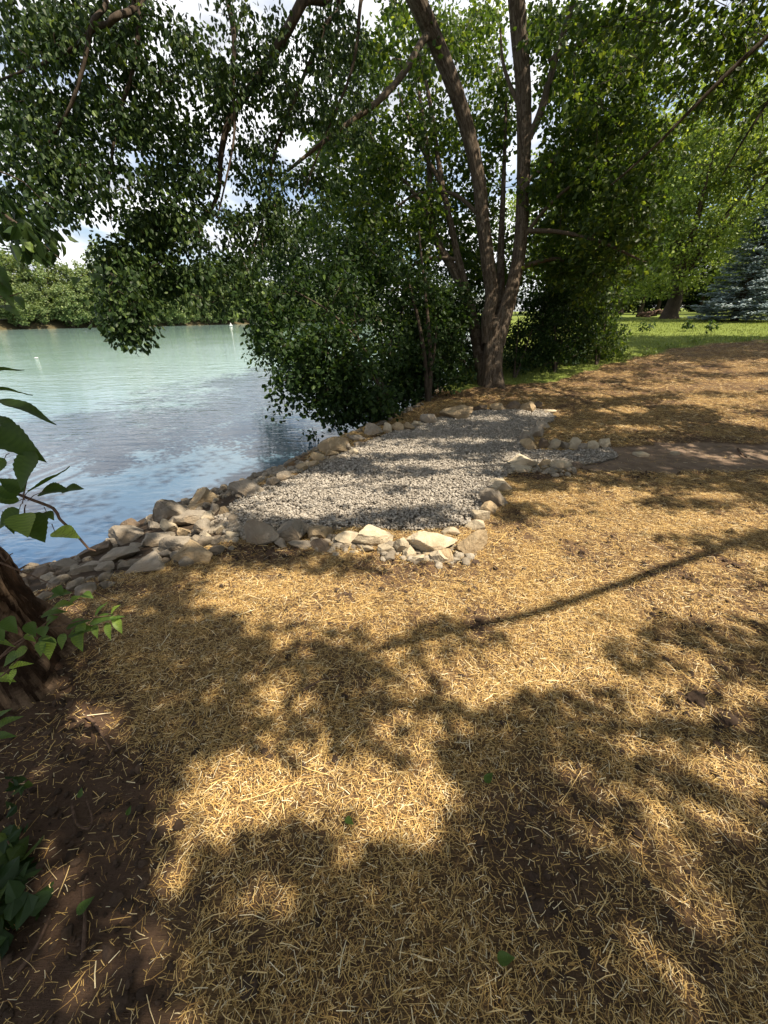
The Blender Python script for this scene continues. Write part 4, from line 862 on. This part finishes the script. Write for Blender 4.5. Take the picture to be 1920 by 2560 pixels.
shrub('undergrowth_bush', 'bushy dark green shrub in the middle of the thicket right of the maple', 'bush', (1200,805), [[(1200,740,.4),(1195,670,.6)],[(1210,750,.5),(1230,680,.8)],[(1190,760,.6),(1170,690,.8)]],
   [(1210,720,60,50,.2,2,44),(1200,770,60,26,.1,1.4,26),(1230,650,70,50,.4,2.4,44),(1180,680,50,50,.8,2.2,22)], rad=.36, per=44, ragged=.08, mul=1.5, group='bushes in the thicket behind the maple')
shrub('undergrowth_bush', 'rightmost bush of the thicket, sunlit leaf tips facing the lawn', 'bush', (1290,790), [[(1285,730,.4),(1270,660,.6)],[(1300,740,.5),(1310,680,.8)]],
   [(1280,700,50,50,.2,2,40),(1290,750,45,26,0,1.4,26),(1320,690,30,50,.4,2,18),(1280,640,60,40,.4,2.2,34)], rad=.36, per=44, ragged=.08, mul=1.5, m='leaf_maple', group='bushes in the thicket behind the maple')
shrub('undergrowth_bush', 'dark background bush seen between the maple and the lakeside tree', 'bush', (1010,830), [[(1000,760,1.5),(990,680,1.8)]],
   [(1000,720,50,70,1.5,3.4,60),(940,640,60,70,1.5,3.4,50),(900,760,70,60,1.5,3,60),(1010,560,50,60,1.8,3.6,30),(960,820,50,22,.4,1.8,20),(1030,640,40,60,1.8,3.6,20)], rad=.42, per=44, ragged=.08, mul=1.5, group='bushes in the thicket behind the maple')

# broken tan branch hanging in the small tree
so = Soup(); tube(so, L_([(840,640,9.0),(862,668,9.0),(892,700,9.0)]), [.012, .022, .018], 7, .08, rough=.3); tube(so, L_([(866,670,9.0),(862,690,9.0),(858,720,9.0)]), [.008, .005, .003], 5)
me = so.mesh('broken_branch', [M['twig']], True); o = link('broken_branch', me, label='peeling orange-brown broken branch caught in the dark lakeside trees', category='branch')

# ---- ground plants: border weeds, saplings, weeds at lower left
def weed_patch(name, label, cat, spots, hgt, nleaf, L, W, m, group=None, spread=.2):
    x0, y0 = spots; p, t = G(x0, y0); z0 = float(gz(p[0], p[1])); root = thing(name, label, cat, (p[0], p[1], z0), group); so = Soup(); lf = Soup(); tips = []
    for k in range(max(3, nleaf//6)):
        a = rng.uniform(0, 6.28); q = np.array([p[0] + rng.normal(0, spread*.4), p[1] + rng.normal(0, spread*.4), z0]); e = q + np.array([math.cos(a)*spread*rng.random(), math.sin(a)*spread*rng.random(), hgt*rng.uniform(.5, 1)])
        tube(so, np.array([q, (q+e)/2 + rng.normal(0, .02, 3), e]), [.004, .003, .002], 4); tips += [q + (e-q)*u for u in rng.uniform(.4, 1, 6)]
    tips = np.array(tips); cluster_leaves(lf, tips, L*.8, 2, L, W, False, .2); part('stems', so.mesh('stems', [M['twig']], True), root); part('foliage', lf.mesh('foliage', [M[m]]), root)
for dx, dy, h, lab in [(1385,722,.55,'leggy sapling with drooping leaves at the lawn edge, leftmost of three'),(1478,716,.5,'thin sparse sapling at the lawn edge between two others'),(1537,722,.65,'bushiest sapling at the lawn edge, rightmost of three')]:
    weed_patch('sapling', lab, 'sapling', (dx, dy), h, 30, .13, .08, 'leaf_shrub', 'saplings at the lawn edge', .28)
for dx, dy, h, lab in [(1445,752,.22,'pale fern-like weed in the middle of the straw and lawn border'),(1500,742,.22,'bright low weed on the straw border under the middle sapling'),(1400,768,.25,'leafy weed on the border close to the thicket'),(1610,738,.22,'weed tuft on the straw border near the right edge of the frame'),(1350,780,.3,'dark weed clump at the foot of the rightmost thicket bush')]:
    weed_patch('border_weed', lab, 'weed', (dx, dy), h, 50, .09, .035, 'leaf_lawn', 'weeds along the straw border', .35)
for dx, dy, h, L, lab in [(50,1790,.10,.05,'dark broad-leaved weed by the left edge, uppermost of three'),(5,1910,.10,.075,'large-leaved dark weed at the left edge, middle of three'),(-5,2040,.10,.08,'large-leaved dark weed nearest the bottom left corner')]:
    weed_patch('broadleaf_weed', lab, 'weed', (dx, dy), h, 14, L, L*.7, 'leaf_over', 'weeds at the left edge', .09)
def fallen(dx, dy, L, label, m='leaf_near', rn=.5):
    p, t = G(dx, dy); z = float(gz(p[0], p[1])) + .02; a = rng.uniform(0, 6.28); lf = Soup(); st = Soup()
    q = np.array([p[0], p[1], z]); big_leaf(lf, st, q, q + np.array([math.cos(a)*L, math.sin(a)*L, .01]), L*.6, .05, 0, rn); me = lf.mesh('fallen_leaf', [M[m]], True)
    o = link('fallen_leaf', me, label=label, category='leaf'); o.location = q; childpos(o, me)
for a in [(175,1985,.05,'green fallen leaf on the dark soil at lower left'),(748,1780,.04,'small green fallen leaf in the brightest straw patch'),(1045,1700,.05,'green fallen leaf where the straw darkens right of centre'),(180,1735,.035,'small pale fallen leaf on the soil beside the looped root'),(1070,2080,.05,'dull green fallen leaf near the bottom centre'),(280,1770,.03,'tiny green fallen leaf at the left end of the sunny straw')]: fallen(*a)

def lawn_grass():
    so = Soup(); n = 60000; x = rng.uniform(2, 26, n); y = rng.uniform(9, 26, n); st, gr, pad, path = masks(x, y); k = gr & (shore_d(x, y) < 0); x, y = x[k], y[k]; n = len(x)
    z = gz(x, y); px, py, f = proj(np.stack([x, y, z], -1)); k = (px < 1750) & (px > 1000); x, y, z = x[k], y[k], z[k]; n = len(x)
    L = rng.uniform(.03, .10, n); d = unit(rand_unit(n)*.5 + np.array([0, 0, 1.])); p = np.stack([x, y, z-.01], -1)
    leaf_soup(p, d, rand_unit(n), L, L*.12 + .006, np.clip(rng.normal(.45, .25, n), 0, 1), soup=so)
    link('grass', so.mesh('grass', [M['grass']]), kind='stuff', label='long green grass growing between the straw and the mown lawn', category='grass')
lawn_grass()

# ---- trees on and behind the lawn
def crown_pts(n, shape='round'):
    v = rand_unit(n)*(rng.random((n, 1))**.4)
    lump = 1 + .55*fbm(unit(v)*2.1 + rng.uniform(0, 30), 3)[:, None]*2
    return v*lump
def lawn_tree(name, label, pos, h, rw, trunk_h, tr, ncl, per, L, m='leaf_lawn', rad=.5, group=None, low=.25, forks=6, bark='bark_dark'):
    x, y = pos; z = float(terrain(x, y)); root = thing(name, label, 'tree', (x, y, z), group)
    so = Soup(); c = np.array([x, y, z + trunk_h + (h-trunk_h)*.5]); T = tube(so, [(x, y, z-.2), (x, y, z+.3), (x+.1, y, z+trunk_h*.7), (x, y, z+trunk_h*1.3), (x-.1, y, z+h*.75)], [tr*1.5, tr, tr*.85, tr*.6, tr*.15], 14, .5, rough=.1, lobes=.5)
    sk = [T[T[:, 2] > z+trunk_h*.8]]
    for k in range(forks):
        a = k*2*math.pi/forks + rng.uniform(-.3, .3); e = c + np.array([math.cos(a)*rw*.75, math.sin(a)*rw*.75, rng.uniform(-.15, .25)*(h-trunk_h)]); s = np.array([x, y, z+trunk_h*rng.uniform(.8, 1.6)])
        sk.append(tube(so, [s, s*.6+e*.4+[0, 0, .1], e], [tr*.5, tr*.3, tr*.08], 7, .5, rough=.1))
    C = crown_pts(ncl)*np.array([rw, rw, (h-trunk_h)*.5]) + c
    grow(so, sk, C, .012, 3, .03, .06); part('trunk', so.mesh('trunk', [M[bark]], True), root)
    lf = Soup(); cluster_leaves(lf, C, rad, per, L, L*.8, False, .3); part('crown', lf.mesh('crown', [M[m]]), root); return root
def gpos(dx, dist): # ground point in a picture column at a given distance along the view
    r = ray(dx, 700); return (r[0]/r[1]*dist, dist)
lawn_tree('lawn_tree', 'round green tree with a short thick trunk standing on the sunny lawn', gpos(1440, 27), 11.5, 4.3, 1.6, .42, 560, 52, .16, rad=.7)
lawn_tree('background_tree', 'tall bright green tree filling the right side behind the lawn tree', gpos(1600, 40), 17, 6.2, 2.5, .4, 330, 50, .24, rad=1.1, group='tall trees behind the lawn')
lawn_tree('background_tree', 'tall green tree at the right edge behind the blue spruce', gpos(1720, 46), 15.5, 5.5, 2.5, .4, 260, 50, .24, rad=1.1, group='tall trees behind the lawn')
lawn_tree('background_tree', 'tall green tree behind the lawn, just right of the maple crown', gpos(1330, 48), 17, 6.5, 2.5, .4, 300, 50, .26, rad=1.2, group='tall trees behind the lawn')
lawn_tree('background_tree', 'green tree seen through the gaps behind the maple stems', gpos(1170, 44), 13, 6, 2, .35, 240, 46, .26, rad=1.2, group='tall trees behind the lawn')
def conifer(name, label, pos, h, rw, m, n_lev, per_br, cat='spruce', group=None, nl=.16, width=.035, lift=.2):
    x, y = pos; z = float(terrain(x, y)); root = thing(name, label, cat, (x, y, z), group); so = Soup(); lf = Soup()
    tube(so, [(x, y, z-.2), (x, y, z+h*.5), (x, y, z+h)], [.2, .12, .02], 10, .4)
    for i in range(n_lev):
        t = (i+.5)/n_lev; zz = z + lift + t*(h-lift); ln = rw*(1-t)**.85*rng.uniform(.85, 1.1) + .12; nb = max(5, int(15*(1-t)+5))
        for k in range(nb):
            a = rng.uniform(0, 6.283); l = ln*rng.uniform(.75, 1.12); dr = np.array([math.cos(a), math.sin(a), 0]); s = np.array([x, y, zz]); e = s + dr*l + np.array([0, 0, -.12*l + .1]); md = s + dr*l*.5 + np.array([0, 0, -.10*l])
            tube(so, np.array([s, md, e]), [.02, .012, .004], 3)
            q = int(per_br*(.3+l/rw)); u = rng.random(q)**.65; side = np.array([-dr[1], dr[0], 0]); w = (1-u*.75)*l*.34
            p = s + dr*(u*l)[:, None] + np.array([0, 0, 1])*(-.2*u*l*(1-u)*1.2 - .12*l*u*u*.6 + .1*u*u)[:, None] + side*(rng.uniform(-1, 1, q)*w)[:, None] + rng.normal(0, .03, (q, 3))
            d = unit(dr + side*rng.uniform(-1.1, 1.1, q)[:, None] + np.array([0, 0, 1])*rng.uniform(-.35, .25, q)[:, None]); leaf_soup(p, d, unit(rand_unit(q)*.6 + np.array([0, 0, 1.])), nl*rng.uniform(.7, 1.3, q), width*1.0, np.clip(rng.normal(.5, .25, q), 0, 1), soup=lf, fold=.3)
    part('trunk', so.mesh('trunk', [M['bark_dark']], True), root); part('crown', lf.mesh('crown', [M[m]]), root); return root
conifer('blue_spruce', 'silvery blue spruce on the lawn right of the round tree', gpos(1583, 23), 5.6, 1.9, 'leaf_blue', 30, 46, nl=.2, width=.07)
conifer('green_pine', 'green conifer at the right edge beside the blue spruce', gpos(1665, 31), 9.5, 3.0, 'leaf_conifer', 30, 50, 'pine', nl=.28, width=.06)
# dark tree line behind the lawn
line = [(1335,58,9,3.2,'leaf_shrub'),(1375,60,10,3.4,'leaf_lawn'),(1410,62,9,3.2,'leaf_shrub'),(1500,62,10,3.6,'leaf_shrub'),(1545,60,9,3.2,'leaf_lawn'),(1280,56,10,3.6,'leaf_shrub'),(1230,58,11,3.8,'leaf_lawn'),(1650,62,11,4,'leaf_shrub'),(1720,60,11,4,'leaf_lawn'),(1450,66,12,4,'leaf_lawn')]
words = ['leftmost but two', 'pale crown left of the round lawn tree', 'right behind the round lawn tree', 'in the gap between the round tree and spruce', 'pale crown behind the left of the spruce', 'leftmost but one', 'leftmost, behind the thicket', 'behind the spruce, dark crown', 'furthest right, behind the conifer', 'tallest, above the round lawn tree']
for (dx, d, h, rw, m), w in zip(line, words):
    lawn_tree('woodland_tree', f'woodland tree beyond the lawn, {w}', gpos(dx, d), h, rw, 1.6, .3, 70, 44, .34, m, rad=1.0, group='line of trees beyond the lawn', forks=4)
for k, (dx, d, h) in enumerate([(1300,66,4),(1350,68,4.5),(1395,70,4),(1440,70,5),(1485,69,4.5),(1530,68,5),(1580,68,4.5),(1630,68,5),(1690,67,4.5),(1250,66,4.5),(1195,64,4.5)]):
    names = ['second', 'third', 'fourth', 'fifth', 'sixth', 'seventh', 'eighth', 'ninth', 'last', 'first', 'hidden outermost']
    lawn_tree('hedge_bush', f'dark bush in the hedge beyond the lawn, {names[k]} from the left', gpos(dx, d), h, 3.2, .1, .12, 90, 40, .34, 'leaf_shrub', rad=.9, group='hedge beyond the lawn', forks=3)
# stump and log pile under the lawn tree
def log_pile():
    x, y = gpos(1412, 30); z = float(terrain(x, y)); root = thing('log_pile', 'low heap of pale brown cut logs on the lawn left of the round tree', 'log pile', (x, y, z))
    for k in range(11):
        so = Soup(); a = rng.normal(.3, .5); c = np.array([x + rng.uniform(-.9, .9), y + rng.uniform(-.3, .3), z + .12 + .12*(k % 3)]); d = np.array([math.cos(a), math.sin(a), rng.uniform(-.1, .35)])*rng.uniform(.3, .6)
        tube(so, np.array([c-d, c, c+d]), [.08, .085, .075], 9, rough=.15); part('log', so.mesh('log', [M['twig']], True), root)
log_pile()

# ---- far shore
ONES = 'first second third fourth fifth sixth seventh eighth ninth tenth eleventh twelfth thirteenth fourteenth fifteenth sixteenth seventeenth eighteenth nineteenth'.split()
def ordw(n):
    if n < 20: return ONES[n-1]
    t = ['twenty', 'thirty', 'forty', 'fifty'][n//10-2]; u = n % 10
    return t + '-' + ONES[u-1] if u else t[:-1] + 'ieth'
def far_trees():
    prot = []
    for k in range(3):
        h = 9 + k*1.5; o = lawn_tree('far_shore_tree', 'x', (0, 0), h, 3.4 + k*.5, .1, .25, 120, 42, .42, 'leaf_far', rad=1.0, group='trees along the far shore', forks=4); prot.append(o)
    con = conifer('far_shore_pine', 'x', (0, 0), 13, 3.6, 'leaf_conifer', 24, 30, 'pine', 'conifers along the far shore', .6, .25, lift=1.0)
    def place(o, x, y, s, first, label):
        if not first:
            r = o.copy(); COL.objects.link(r)
            for ch in list(o.children): c = ch.copy(); COL.objects.link(c); c.parent = r
        else: r = o
        r.location = (x, y, float(terrain(x, y))); r.scale = (s*rng.uniform(.9, 1.15), s*rng.uniform(.9, 1.15), s); r.rotation_euler[2] = rng.uniform(0, 6.28); r['label'] = label
    used = set(); pts = np.array(FAR[1:], float); seg = np.hypot(*np.diff(pts, axis=0).T); cum = np.concatenate([[0], np.cumsum(seg)])
    k = 0; order = []
    for row, off in ((0, .2), (1, 5.5)):
        s = rng.uniform(0, 3)
        while s < cum[-1]:
            x = np.interp(s, cum, pts[:, 0]); y = np.interp(s, cum, pts[:, 1]); i = min(np.searchsorted(cum, s, side='right')-1, len(pts)-2); d = (pts[i+1]-pts[i])/seg[i]; nrm = np.array([-d[1], d[0]])
            q = np.array([x, y]) + nrm*(off + rng.uniform(0, 2)); px, py, f = proj(np.array([q[0], q[1], 0.]))
            if -60 < px < 800 and f > 0: order.append((float(px), q[0], q[1], row))
            s += rng.uniform(3.6, 5.4)*(1 + row*.2)
    order.sort(); nfront = sum(1 for a in order if a[3] == 0)
    cnt = [0, 0]
    for px, x, y, row in order:
        cnt[row] += 1; j = k % 3; rowname = 'low green row along the far waterline'
        s = rng.uniform(.62, .85) if row == 0 else rng.uniform(.95, 1.2)
        if row == 1: rowname = 'taller back row on the far shore'
        place(prot[j], x, y, s, j not in used, f'{ordw(cnt[row])} tree from the left in the {rowname}'); used.add(j); k += 1
    first = True
    for n_, (dx, d, s, lab) in enumerate([(75, 92, 1.0, 'tall dark pine rising above the far shore trees, left one'), (125, 98, .8, 'dark pine on the far shore just right of the tallest pine'), (30, 96, .85, 'pine on the far shore close to the left edge')]):
        r = ray(dx, 700); x, y = r[0]/r[1]*d, d; place(con, x, y, s, first, lab); first = False
far_trees()

# white buoys on the lake
def buoy(dx, dy, label, tall):
    r = ray(dx, dy); t = (WATER-1.65)/r[2]; p = CAM + r*t; root = thing('buoy', label, 'buoy', (p[0], p[1], WATER), 'white buoys on the lake')
    m, nt, b = mat('buoy_white'); b.inputs['Base Color'].default_value = (.5, .5, .48, 1); b.inputs['Roughness'].default_value = .35
    s = t*S/FP; V0, F = ICO[3]; me = mesh_np('float', V0*np.array([3.8*s, 3.8*s, 1.7*s]) + p + [0, 0, 1.5*s], F, [m], True); part('float', me, root)
    so = Soup(); tube(so, p + np.array([[0, 0, 1.6*s], [0, 0, 6*s if tall else 2.6*s]]), [2.2*s, 1.0*s], 10); V0, F = ICO[2]; so.add(V0*.9*s + p + [0, 0, 6*s if tall else 2.4*s], F); part('top_mark', so.mesh('top_mark', [m], True), root)
buoy(79, 775, 'low round white buoy floating on the left part of the lake', False)
buoy(499, 705, 'upright white buoy near the far shore between the hanging branches', True)
